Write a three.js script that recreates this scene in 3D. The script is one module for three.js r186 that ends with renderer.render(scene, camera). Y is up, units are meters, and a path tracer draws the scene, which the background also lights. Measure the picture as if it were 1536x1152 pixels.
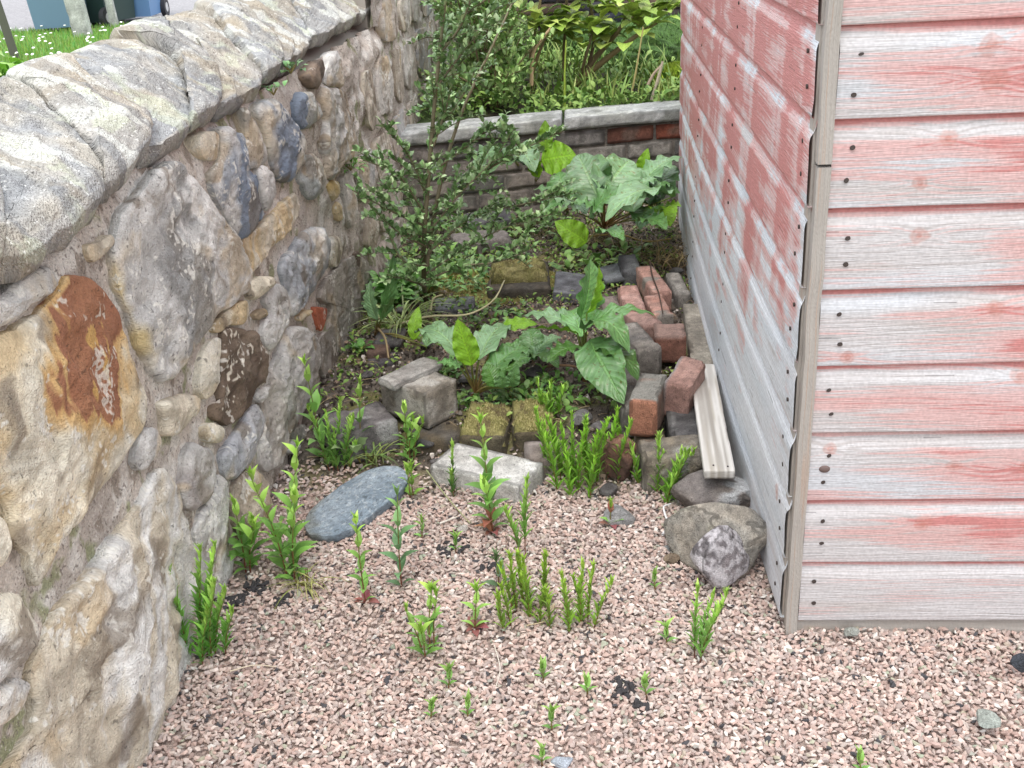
import * as THREE from 'three';
import { mergeGeometries, mergeVertices } from 'three/addons/utils/BufferGeometryUtils.js';
import { ConvexGeometry } from 'three/addons/geometries/ConvexGeometry.js';

// ---------------------------------------------------------------- camera, sky, sun, exposure
const scene = new THREE.Scene();
const camera = new THREE.PerspectiveCamera(39.712, 4 / 3, 0.05, 200);
camera.position.set(0, 1.25, 0);
{
  const X = new THREE.Vector3(0.996515, -0.050204, -0.066615), F = new THREE.Vector3(-0.081398, -0.4107, -0.90813);
  F.addScaledVector(X, -F.dot(X)).normalize();
  const Y = new THREE.Vector3().crossVectors(X, F);
  camera.quaternion.setFromRotationMatrix(new THREE.Matrix4().makeBasis(X, Y, F.clone().negate()));
}
const renderer = new THREE.WebGLRenderer({ antialias: true });
renderer.toneMapping = THREE.LinearToneMapping;
renderer.toneMappingExposure = 2.5;
renderer.shadowMap.enabled = true;

{ // bright overcast sky: thick even cloud, brighter overhead than at the horizon
  const w = 128, h = 64, d = new Float32Array(w * h * 4);
  for (let j = 0; j < h; j++) for (let i = 0; i < w; i++) {
    const el = ((j + 0.5) / h - 0.5) * Math.PI, s = Math.max(0, Math.sin(el));
    const l = 0.68 * (1 + 0.5 * s) / 1.12, k = (j * w + i) * 4;
    d[k] = l * 0.965; d[k + 1] = l * 1.0; d[k + 2] = l * 1.065; d[k + 3] = 1;
  }
  const t = new THREE.DataTexture(d, w, h, THREE.RGBAFormat, THREE.FloatType);
  t.mapping = THREE.EquirectangularReflectionMapping; t.magFilter = THREE.LinearFilter; t.needsUpdate = true;
  scene.background = t; scene.environment = t;
}
const sun = new THREE.DirectionalLight(0xfff6ea, 0.7);
sun.position.set(-0.2, 6, 0.2); sun.target.position.set(0, 0, -2.5);
sun.castShadow = true; sun.shadow.radius = 50;
sun.shadow.camera.left = -6; sun.shadow.camera.right = 6; sun.shadow.camera.top = 8; sun.shadow.camera.bottom = -8; sun.shadow.camera.far = 30;
sun.shadow.mapSize.set(2048, 2048);
scene.add(sun, sun.target);

// ---------------------------------------------------------------- helpers
function rng(s) { return () => { s |= 0; s = s + 0x6D2B79F5 | 0; let t = Math.imul(s ^ s >>> 15, 1 | s); t = t + Math.imul(t ^ t >>> 7, 61 | t) ^ t; return ((t ^ t >>> 14) >>> 0) / 4294967296; }; }
const V = (x, y, z) => new THREE.Vector3(x, y, z);
const clamp = (x, a = 0, b = 1) => x < a ? a : x > b ? b : x;
const sst = (a, b, x) => { const t = clamp((x - a) / (b - a)); return t * t * (3 - 2 * t); };
const lerp = (a, b, t) => a + (b - a) * t;
function hash2(x, y, s) { let h = Math.imul(x, 374761393) + Math.imul(y, 668265263) + Math.imul(s, 1274126177) | 0; h = Math.imul(h ^ h >>> 13, 1274126177); return ((h ^ h >>> 16) >>> 0) / 4294967296; }
function vn(x, y, s = 0) { // value noise 0..1
  const ix = Math.floor(x), iy = Math.floor(y); let fx = x - ix, fy = y - iy;
  fx = fx * fx * (3 - 2 * fx); fy = fy * fy * (3 - 2 * fy);
  const a = hash2(ix, iy, s), b = hash2(ix + 1, iy, s), c = hash2(ix, iy + 1, s), d = hash2(ix + 1, iy + 1, s);
  return a + (b - a) * fx + (c - a) * fy + (a - b - c + d) * fx * fy;
}
function fbm(x, y, s = 0, o = 4) { let v = 0, a = 0.5, t = 0; for (let i = 0; i < o; i++) { v += a * vn(x, y, s + i * 17); t += a; a *= 0.5; x = x * 2.03 + 5.1; y = y * 2.03 + 1.7; } return v / t; }
function vn3(x, y, z, s = 0) { // value noise in three dimensions, 0..1
  const iz = Math.floor(z); let f = z - iz; f = f * f * (3 - 2 * f);
  return lerp(vn(x, y, s + iz * 131), vn(x, y, s + (iz + 1) * 131), f);
}
function fbm3(x, y, z, s = 0, o = 3) { let v = 0, a = 0.5, t = 0; for (let i = 0; i < o; i++) { v += a * vn3(x, y, z, s + i * 29); t += a; a *= 0.5; x = x * 2.03 + 3.1; y = y * 2.03 + 1.3; z = z * 2.03 + 7.7; } return v / t; }
const lin = (c) => { c /= 255; return c <= 0.04045 ? c / 12.92 : Math.pow((c + 0.055) / 1.055, 2.4); };
const mix3 = (a, b, t) => [lerp(a[0], b[0], t), lerp(a[1], b[1], t), lerp(a[2], b[2], t)];
function makeTex(w, h, fn, srgb = true) { // fn(i, j) -> [r, g, b] 0..255
  const d = new Uint8Array(w * h * 4);
  for (let j = 0; j < h; j++) for (let i = 0; i < w; i++) { const c = fn(i, j), k = (j * w + i) * 4; d[k] = clamp(c[0], 0, 255); d[k + 1] = clamp(c[1], 0, 255); d[k + 2] = clamp(c[2], 0, 255); d[k + 3] = 255; }
  const t = new THREE.DataTexture(d, w, h); if (srgb) t.colorSpace = THREE.SRGBColorSpace;
  t.magFilter = THREE.LinearFilter; t.minFilter = THREE.LinearMipmapLinearFilter; t.generateMipmaps = true; t.wrapS = t.wrapT = THREE.RepeatWrapping; t.needsUpdate = true; return t;
}
function tiled(n, f, fn, srgb) { // a texture that repeats without a seam: cross-fade of fn with itself, one period over
  return makeTex(n, n, (i, j) => {
    const x = i / n, y = j / n, fx = sst(0.8, 1, x), fy = sst(0.8, 1, y);
    const g = (a, b) => fn(a * f, b * f);
    const v = lerp(lerp(g(x, y), g(x - 1, y), fx), lerp(g(x, y - 1), g(x - 1, y - 1), fx), fy);
    return [v, v, v];
  }, srgb);
}
const rep = (t, x, y) => { const c = t.clone(); c.repeat.set(x, y); c.needsUpdate = true; return c; };
// shared relief and speckle, one tile each
const roughBump = tiled(512, 24, (x, y) => 255 * (0.55 * fbm(x, y, 3, 5) + 0.45 * vn(x * 6, y * 6, 9)), false);
const speckle = tiled(512, 40, (x, y) => { const a = fbm(x * 0.6, y * 0.6, 21, 4), b = vn(x * 3, y * 3, 5), c = vn(x * 1.7, y * 1.7, 8); return 255 * clamp(0.88 + 0.3 * (a - 0.5) + 0.22 * (b - 0.5) - (c > 0.9 ? 0.22 : 0)); }, true);

const counts = new Map();
function numbered(n) { const k = counts.get(n) || 0; counts.set(n, k + 1); return k ? n + '_' + String(k).padStart(3, '0') : n; }
function tag(o, label, category, group, kind) { if (label) o.userData.label = label; if (category) o.userData.category = category; if (group) o.userData.group = group; if (kind) o.userData.kind = kind; return o; }
function thing(name, label, category, pos = [0, 0, 0], turn = 0, group) {
  const o = new THREE.Group(); o.name = numbered(name); o.position.set(...pos); o.rotation.y = turn; scene.add(o); return tag(o, label, category, group);
}
function mesh(name, geo, mat, parent) { const m = new THREE.Mesh(geo, mat); m.castShadow = m.receiveShadow = true; m.name = parent ? name : numbered(name); (parent || scene).add(m); return m; }
function std(o) { return new THREE.MeshStandardMaterial({ roughness: 0.9, metalness: 0, ...o }); }
function paint(geo, fn) { // vertex colours, fn(position, normal) -> sRGB 0..255
  const p = geo.attributes.position, n = geo.attributes.normal, c = new Float32Array(p.count * 3), a = V(), b = V();
  for (let i = 0; i < p.count; i++) { a.fromBufferAttribute(p, i); if (n) b.fromBufferAttribute(n, i); const k = fn(a, b); c[i * 3] = lin(k[0]); c[i * 3 + 1] = lin(k[1]); c[i * 3 + 2] = lin(k[2]); }
  geo.setAttribute('color', new THREE.BufferAttribute(c, 3)); return geo;
}
function boxUV(geo, s = 1) { // uv in metres by the main direction of each vertex normal
  const p = geo.attributes.position, n = geo.attributes.normal, u = new Float32Array(p.count * 2);
  for (let i = 0; i < p.count; i++) { const x = Math.abs(n.getX(i)), y = Math.abs(n.getY(i)), z = Math.abs(n.getZ(i)); const [a, b] = y >= x && y >= z ? [p.getX(i), p.getZ(i)] : x >= z ? [p.getZ(i), p.getY(i)] : [p.getX(i), p.getY(i)]; u[i * 2] = a * s; u[i * 2 + 1] = b * s; }
  geo.setAttribute('uv', new THREE.BufferAttribute(u, 2)); return geo;
}
function grid(nu, nv, fn, uvf) { // fn(u, v) -> [x, y, z], u and v in 0..1
  const P = [], U = [], I = [];
  for (let j = 0; j <= nv; j++) for (let i = 0; i <= nu; i++) { const u = i / nu, v = j / nv, p = fn(u, v); P.push(p[0], p[1], p[2]); const q = uvf ? uvf(u, v, p) : [u, v]; U.push(q[0], q[1]); }
  for (let j = 0; j < nv; j++) for (let i = 0; i < nu; i++) { const a = j * (nu + 1) + i, b = a + 1, c = a + nu + 1, d = c + 1; I.push(a, b, d, a, d, c); }
  const g = new THREE.BufferGeometry(); g.setAttribute('position', new THREE.Float32BufferAttribute(P, 3)); g.setAttribute('uv', new THREE.Float32BufferAttribute(U, 2)); g.setIndex(I); g.computeVertexNormals(); return g;
}
function inside(poly, x, y) { let c = false; for (let i = 0, j = poly.length - 1; i < poly.length; j = i++) { const a = poly[i], b = poly[j]; if ((a[1] > y) !== (b[1] > y) && x < (b[0] - a[0]) * (y - a[1]) / (b[1] - a[1]) + a[0]) c = !c; } return c; }
function centroid(poly) { let a = 0, x = 0, y = 0; for (let i = 0, j = poly.length - 1; i < poly.length; j = i++) { const k = poly[j][0] * poly[i][1] - poly[i][0] * poly[j][1]; a += k; x += (poly[j][0] + poly[i][0]) * k; y += (poly[j][1] + poly[i][1]) * k; } return [x / (3 * a), y / (3 * a), a / 2]; }
function smoothLoop(poly, n, jit, seed) { // closed Catmull-Rom through a traced outline, slightly broken
  const c = new THREE.CatmullRomCurve3(poly.map((p) => V(p[0], p[1], 0)), true, 'centripetal'), out = [];
  for (let i = 0; i < n; i++) { const p = c.getPoint(i / n); out.push([p.x + (vn(p.x * 60, p.y * 60, seed) - 0.5) * jit, p.y + (vn(p.x * 60, p.y * 60, seed + 7) - 0.5) * jit]); } return out;
}
function tube(pts, r0, r1, seg = 6, steps) { // tapered tube along a smooth curve
  const c = pts.length > 2 ? new THREE.CatmullRomCurve3(pts) : new THREE.LineCurve3(pts[0], pts[1]); steps = steps || Math.max(2, pts.length * 3);
  const P = [], U = [], I = []; let t0 = V(), n = V(), b = V();
  for (let i = 0; i <= steps; i++) {
    const t = i / steps, p = c.getPoint(t), d = c.getTangent(t), r = lerp(r0, r1, t);
    if (!i) { n.set(Math.abs(d.y) > 0.9 ? 1 : 0, Math.abs(d.y) > 0.9 ? 0 : 1, 0); }
    n.addScaledVector(d, -n.dot(d)).normalize(); b.crossVectors(d, n);
    for (let k = 0; k <= seg; k++) { const a = k / seg * Math.PI * 2, x = Math.cos(a) * r, y = Math.sin(a) * r; P.push(p.x + n.x * x + b.x * y, p.y + n.y * x + b.y * y, p.z + n.z * x + b.z * y); U.push(k / seg, t); }
  }
  for (let i = 0; i < steps; i++) for (let k = 0; k < seg; k++) { const a = i * (seg + 1) + k, e = a + seg + 1; I.push(a, e, a + 1, a + 1, e, e + 1); }
  const g = new THREE.BufferGeometry(); g.setAttribute('position', new THREE.Float32BufferAttribute(P, 3)); g.setAttribute('uv', new THREE.Float32BufferAttribute(U, 2)); g.setIndex(I); g.computeVertexNormals(); return g;
}
// ground level: gravel about 0, a rougher bed of soil and rubble a little higher behind it
function groundY(x, z) {
  const bed = sst(-2.28, -2.5, z + 0.05 * Math.sin(x * 7)), front = sst(0.1, 0.4, x) * sst(-1.9, -1.6, z);
  return 0.055 * bed - 0.02 * front + (fbm(x * 5, z * 5, 77, 3) - 0.5) * (0.016 + 0.03 * bed);
}
// ---------------------------------------------------------------- rubble stone wall
// outlines of the stones on the face of the wall, [z, y] in metres; a = main colour, b = second colour, k = relief, d = extra markings
const CREAM = [216, 209, 191], OCHRE = [202, 182, 146], TAN = [197, 187, 168], GREY = [183, 181, 177], BLUE = [158, 163, 168], PALE = [211, 209, 204], BROWN = [170, 158, 142], DARK = [92, 78, 66], PINK = [182, 168, 156];
const wallStones = [
  { p: [[-1.588,0.763],[-1.588,0.711],[-1.608,0.651],[-1.613,0.604],[-1.647,0.546],[-1.672,0.509],[-1.736,0.497],[-1.827,0.506],[-1.972,0.517],[-2.122,0.503],[-2.221,0.51],[-2.231,0.549],[-2.194,0.612],[-2.115,0.677],[-2.045,0.748],[-1.98,0.805],[-1.925,0.846],[-1.836,0.851],[-1.751,0.836],[-1.647,0.818]], a: PALE, b: GREY, k: 0.03, yellow: [-1.56, 0.62, 0.09, 0.2], grey: [-1.86, 0.6, 0.13, 0.25] },
  { p: [[-1.101,0.792],[-1.233,0.775],[-1.283,0.768],[-1.341,0.77],[-1.395,0.777],[-1.426,0.788],[-1.487,0.769],[-1.53,0.736],[-1.561,0.69],[-1.572,0.641],[-1.575,0.607],[-1.588,0.555],[-1.604,0.504],[-1.569,0.477],[-1.502,0.464],[-1.427,0.459],[-1.357,0.457],[-1.306,0.452],[-1.275,0.453],[-1.231,0.454],[-1.201,0.435],[-1.166,0.433],[-1.161,0.45],[-1.166,0.474],[-1.145,0.51],[-1.14,0.538],[-1.146,0.563],[-1.141,0.588],[-1.041,0.669]], a: CREAM, b: OCHRE, k: 0.035, rust: [-1.44, 0.672, 0.12, 0.1] },
  { p: [[-1.164,0.831],[-1.256,0.822],[-1.334,0.827],[-1.39,0.816],[-1.401,0.798],[-1.382,0.788],[-1.32,0.786],[-1.272,0.78],[-1.238,0.784],[-1.146,0.795]], a: GREY, b: PALE, k: 0.025 },
  { p: [[-1.058,0.614],[-1.13,0.565],[-1.139,0.534],[-1.13,0.516],[-1.111,0.504],[-1.074,0.521],[-1.029,0.556]], a: CREAM, b: TAN, k: 0.02 },
  { p: [[-1.001,0.557],[-1.086,0.477],[-1.123,0.452],[-1.128,0.425],[-1.141,0.378],[-1.126,0.366],[-1.08,0.364],[-1.036,0.375],[-0.973,0.411],[-0.936,0.482]], a: PALE, b: CREAM, k: 0.03 },
  { p: [[-0.963,0.42],[-1.034,0.37],[-1.068,0.355],[-1.091,0.324],[-1.067,0.313],[-1.026,0.319],[-0.987,0.342],[-0.945,0.384]], a: GREY, b: PALE, k: 0.02 },
  { p: [[-1.597,0.38],[-1.641,0.322],[-1.649,0.258],[-1.663,0.184],[-1.658,0.124],[-1.643,0.08],[-1.598,0.029],[-1.574,-0.018],[-1.515,-0.034],[-1.442,-0.034],[-1.351,-0.02],[-1.292,-0.015],[-1.198,-0.013],[-1.019,0.119],[-0.922,0.274],[-0.983,0.268],[-1.052,0.264],[-1.085,0.292],[-1.1,0.342],[-1.13,0.352],[-1.171,0.366],[-1.223,0.367],[-1.292,0.36],[-1.37,0.364],[-1.432,0.363],[-1.503,0.362],[-1.55,0.38]], a: TAN, b: PALE, k: 0.045, streak: 1 },
  { p: [[-1.653,0.477],[-1.709,0.464],[-1.786,0.433],[-1.818,0.406],[-1.793,0.394],[-1.725,0.392],[-1.692,0.395],[-1.65,0.419],[-1.653,0.446]], a: TAN, b: CREAM, k: 0.022 },
  { p: [[-1.995,0.478],[-2.079,0.456],[-2.136,0.426],[-2.194,0.399],[-2.215,0.367],[-2.227,0.327],[-2.204,0.294],[-2.161,0.284],[-2.11,0.289],[-2.084,0.269],[-2.04,0.269],[-1.957,0.283],[-1.915,0.306],[-1.871,0.345],[-1.885,0.364],[-1.912,0.359],[-1.923,0.382],[-1.947,0.395],[-1.958,0.423],[-1.983,0.454]], a: DARK, b: [120, 104, 88], k: 0.03, flecks: 1 },
  { p: [[-1.903,0.487],[-1.98,0.466],[-1.951,0.426],[-1.924,0.392],[-1.879,0.386],[-1.84,0.403],[-1.833,0.428],[-1.86,0.465]], a: CREAM, b: PALE, k: 0.015 },
  { p: [[-1.949,0.504],[-1.998,0.51],[-2.062,0.504],[-2.119,0.498],[-2.177,0.477],[-2.17,0.453],[-2.126,0.444],[-2.046,0.474],[-1.975,0.482]], a: OCHRE, b: CREAM, k: 0.012 },
  { p: [[-1.746,0.353],[-1.772,0.331],[-1.837,0.279],[-1.825,0.256],[-1.791,0.222],[-1.755,0.215],[-1.717,0.224],[-1.669,0.253],[-1.66,0.299],[-1.685,0.321],[-1.708,0.345]], a: GREY, b: [150, 142, 138], k: 0.028 },
  { p: [[-1.834,0.345],[-1.896,0.312],[-1.915,0.289],[-1.897,0.279],[-1.853,0.294],[-1.819,0.317],[-1.811,0.34]], a: CREAM, b: OCHRE, k: 0.012 },
  { p: [[-2.128,0.253],[-2.153,0.209],[-2.133,0.181],[-2.086,0.171],[-1.994,0.163],[-1.892,0.184],[-1.871,0.221],[-1.876,0.249],[-1.943,0.257],[-2.029,0.258]], a: [170, 172, 176], b: GREY, k: 0.03 },
  { p: [[-1.562,0.468],[-1.616,0.443],[-1.622,0.415],[-1.578,0.404],[-1.527,0.411],[-1.515,0.439],[-1.535,0.456]], a: PALE, b: GREY, k: 0.012 },
  { p: [[-2.181,0.606],[-2.262,0.609],[-2.365,0.603],[-2.465,0.606],[-2.564,0.606],[-2.658,0.596],[-2.684,0.566],[-2.649,0.54],[-2.574,0.526],[-2.497,0.526],[-2.387,0.536],[-2.298,0.527],[-2.235,0.527],[-2.214,0.547],[-2.199,0.575]], a: TAN, b: OCHRE, k: 0.02, streak: 1 },
  { p: [[-2.188,0.506],[-2.218,0.514],[-2.284,0.5],[-2.35,0.476],[-2.359,0.461],[-2.29,0.459],[-2.228,0.464],[-2.191,0.483]], a: CREAM, b: [214, 205, 184], k: 0.03 },
  { p: [[-2.378,0.451],[-2.425,0.426],[-2.45,0.39],[-2.453,0.36],[-2.415,0.336],[-2.36,0.315],[-2.296,0.317],[-2.258,0.333],[-2.241,0.365],[-2.245,0.383],[-2.269,0.397],[-2.303,0.408],[-2.294,0.434],[-2.32,0.451]], a: GREY, b: PALE, k: 0.028 },
  { p: [[-2.212,0.434],[-2.282,0.422],[-2.3,0.403],[-2.258,0.408],[-2.216,0.421]], a: OCHRE, b: TAN, k: 0.014 },
  { p: [[-2.408,0.323],[-2.52,0.286],[-2.61,0.239],[-2.665,0.184],[-2.659,0.129],[-2.614,0.091],[-2.561,0.063],[-2.463,0.072],[-2.365,0.069],[-2.282,0.073],[-2.241,0.043],[-2.165,0.059],[-2.107,0.088],[-2.087,0.123],[-2.099,0.156],[-2.124,0.184],[-2.149,0.2],[-2.152,0.238],[-2.187,0.273],[-2.246,0.278],[-2.301,0.282],[-2.34,0.3],[-2.379,0.316]], a: [176, 170, 162], b: GREY, k: 0.04 },
  { p: [[-2.147,0.279],[-2.189,0.265],[-2.215,0.241],[-2.188,0.233],[-2.146,0.246],[-2.134,0.265]], a: PALE, b: GREY, k: 0.016 },
  { p: [[-2.361,0.062],[-2.445,0.039],[-2.504,-0.001],[-2.47,-0.023],[-2.404,-0.011],[-2.363,0.028]], a: [150, 150, 138], b: GREY, k: 0.02 },
  { p: [[-2.286,0.044],[-2.335,0.051],[-2.379,0.02],[-2.383,0.002],[-2.334,0.011]], a: GREY, b: PALE, k: 0.015 },
  { p: [[-1.926,0.162],[-2.036,0.136],[-2.071,0.102],[-2.097,0.059],[-2.094,-0.001],[-2.048,-0.025],[-1.976,-0.018],[-1.901,0.04],[-1.888,0.124]], a: TAN, b: BROWN, k: 0.024 },
  { p: [[-1.84,0.228],[-1.879,0.178],[-1.85,0.13],[-1.838,0.08],[-1.838,0.018],[-1.796,0],[-1.71,0.016],[-1.671,0.09],[-1.675,0.127],[-1.683,0.195],[-1.718,0.21],[-1.774,0.213]], a: PALE, b: GREY, k: 0.02 },
  { p: [[-2.18,0.853],[-2.241,0.849],[-2.274,0.833],[-2.322,0.812],[-2.309,0.778],[-2.32,0.74],[-2.371,0.708],[-2.363,0.682],[-2.364,0.643],[-2.38,0.619],[-2.319,0.617],[-2.252,0.609],[-2.191,0.618],[-2.153,0.645],[-2.135,0.672],[-2.117,0.697],[-2.094,0.729],[-2.076,0.761],[-2.077,0.785],[-2.11,0.794],[-2.149,0.802],[-2.167,0.829]], a: BLUE, b: GREY, k: 0.026, bluestreak: 1 },
  { p: [[-2.387,0.727],[-2.438,0.719],[-2.496,0.675],[-2.503,0.643],[-2.453,0.628],[-2.399,0.624],[-2.381,0.663],[-2.377,0.697]], a: GREY, b: PALE, k: 0.022 },
  { p: [[-2.361,0.867],[-2.377,0.859],[-2.41,0.823],[-2.442,0.78],[-2.454,0.75],[-2.443,0.729],[-2.368,0.732],[-2.335,0.739],[-2.317,0.764],[-2.318,0.795],[-2.337,0.831]], a: [160, 158, 148], b: GREY, k: 0.018 },
  { p: [[-2.451,0.85],[-2.511,0.858],[-2.597,0.845],[-2.645,0.818],[-2.685,0.786],[-2.744,0.744],[-2.763,0.715],[-2.737,0.68],[-2.679,0.648],[-2.639,0.637],[-2.569,0.65],[-2.518,0.671],[-2.496,0.709],[-2.479,0.755],[-2.469,0.801],[-2.448,0.834]], a: BLUE, b: TAN, k: 0.035, bluestreak: 1 },
  { p: [[-2.783,0.818],[-2.871,0.822],[-2.943,0.804],[-3,0.763],[-3.017,0.734],[-2.94,0.726],[-2.85,0.729],[-2.778,0.743],[-2.753,0.774],[-2.754,0.802]], a: [160, 162, 160], b: TAN, k: 0.03, bluestreak: 1 },
  { p: [[-2.741,0.66],[-2.858,0.659],[-2.922,0.634],[-2.958,0.594],[-2.964,0.56],[-2.887,0.539],[-2.797,0.545],[-2.739,0.589],[-2.722,0.624]], a: [158, 162, 160], b: TAN, k: 0.026 },
  { p: [[-3.059,0.796],[-3.172,0.784],[-3.315,0.757],[-3.377,0.725],[-3.392,0.679],[-3.43,0.632],[-3.437,0.588],[-3.372,0.548],[-3.183,0.55],[-3.004,0.554],[-2.995,0.585],[-3.007,0.623],[-3,0.657],[-3.024,0.686],[-3.032,0.717],[-3.033,0.763]], a: BROWN, b: GREY, k: 0.035, streak: 1 },
  { p: [[-2.988,0.541],[-3.117,0.517],[-3.123,0.493],[-3.059,0.477],[-3.02,0.487],[-2.993,0.518]], a: [176, 154, 98], b: CREAM, k: 0.018 },
  { p: [[-3.072,0.467],[-3.131,0.437],[-3.121,0.403],[-3.078,0.41],[-3.061,0.448]], a: OCHRE, b: TAN, k: 0.012 },
  { p: [[-2.683,0.485],[-2.802,0.469],[-2.879,0.433],[-2.908,0.377],[-2.901,0.333],[-2.806,0.327],[-2.683,0.319],[-2.593,0.316],[-2.476,0.33],[-2.451,0.356],[-2.462,0.389],[-2.452,0.429],[-2.453,0.467],[-2.522,0.477],[-2.605,0.483]], a: [158, 162, 166], b: PALE, k: 0.032, grey: [-2.95, 0.36, 0.12, 0.08] },
  { p: [[-2.538,0.305],[-2.637,0.288],[-2.66,0.276],[-2.609,0.278],[-2.544,0.291]], a: OCHRE, b: CREAM, k: 0.012 },
  { p: [[-2.707,0.264],[-2.776,0.242],[-2.821,0.218],[-2.795,0.199],[-2.747,0.187],[-2.718,0.195],[-2.702,0.225]], a: [176, 102, 74], b: [160, 88, 64], k: 0.006 },
  { p: [[-2.956,0.387],[-3.052,0.362],[-3.067,0.32],[-3.013,0.291],[-2.936,0.316],[-2.926,0.348]], a: TAN, b: PALE, k: 0.016 },
  { p: [[-2.94,0.292],[-3.211,0.255],[-3.392,0.18],[-3.462,0.089],[-3.329,0.088],[-3.258,0.043],[-3.179,0.003],[-3.044,-0.011],[-2.881,0.015],[-2.709,0.056],[-2.675,0.114],[-2.699,0.174],[-2.813,0.17],[-2.869,0.21],[-2.761,0.274],[-2.83,0.295]], a: [160, 152, 142], b: [148, 142, 134], k: 0.014 },
  { p: [[-3.223,0.258],[-3.29,0.242],[-3.298,0.196],[-3.24,0.21]], a: BROWN, b: DARK, k: 0.008 },
  { p: [[-2.931,0.852],[-3.001,0.868],[-3.116,0.871],[-3.128,0.847],[-3.08,0.82],[-3.024,0.807],[-2.959,0.819]], a: [96, 84, 74], b: [128, 112, 98], k: 0.012 },
  { p: [[-3.108,0.809],[-3.162,0.846],[-3.237,0.87],[-3.318,0.868],[-3.336,0.83],[-3.322,0.77],[-3.208,0.784]], a: PALE, b: GREY, k: 0.018 },
  { p: [[-2.057,0.865],[-2.128,0.862],[-2.164,0.848],[-2.155,0.822],[-2.125,0.807],[-2.079,0.814],[-2.049,0.834]], a: PALE, b: TAN, k: 0.014 },
  { p: [[-1.51,0.807],[-1.557,0.803],[-1.601,0.801],[-1.606,0.789],[-1.566,0.781],[-1.517,0.783]], a: [190, 166, 140], b: TAN, k: 0.01 },
];
const TALL = -4.0, WALL_X = -0.772, WALL_N = -6.35, WALL_S = 0.9;
{ // courses of stone where the wall runs on, away from the camera and behind it
  const R = rng(411);
  const tones = [TAN, GREY, BROWN, PINK, PALE, CREAM, [160, 148, 130], BLUE].map((c) => mix3(c, [186, 175, 163], 0.4));
  const hit = (poly) => wallStones.some((s) => poly.some((q) => inside(s.p, q[0], q[1])) || s.p.some((q) => inside(poly, q[0], q[1])));
  for (const [z0, z1] of [[WALL_N + 0.08, -2.9], [-1.12, WALL_S - 0.1]]) {
    let y = -0.06;
    while (y < 1.5) {
      const h = lerp(0.11, 0.23, R()); let z = z0 + R() * 0.1;
      while (z < z1) {
        const w = lerp(0.14, 0.42, R()), n = 9, poly = [], cy = y + h / 2, cz = z + w / 2;
        for (let i = 0; i < n; i++) { const a = i / n * Math.PI * 2 + R() * 0.4, s = 1 / Math.pow(Math.pow(Math.abs(Math.cos(a)), 5) + Math.pow(Math.abs(Math.sin(a)), 5), 1 / 5); poly.push([cz + Math.cos(a) * s * w * 0.5 * lerp(0.78, 0.96, R()), Math.min(cz < TALL ? 1.56 : 0.85, cy + Math.sin(a) * s * h * 0.5 * lerp(0.78, 0.98, R()))]); }
        const q = poly;
        const a = tones[Math.floor(R() * tones.length)], b = tones[Math.floor(R() * tones.length)], k = lerp(0.012, 0.04, R());
        if (!hit(q) && cy < (cz < TALL - w / 2 ? 1.5 : 0.8)) wallStones.push({ p: q, a, b, k: z1 === -2.9 ? k * 0.45 : k, streak: R() < 0.3 ? 1 : 0 });
        z += w + lerp(0.012, 0.03, R());
      }
      y += h + 0.018;
    }
  }
}
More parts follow.
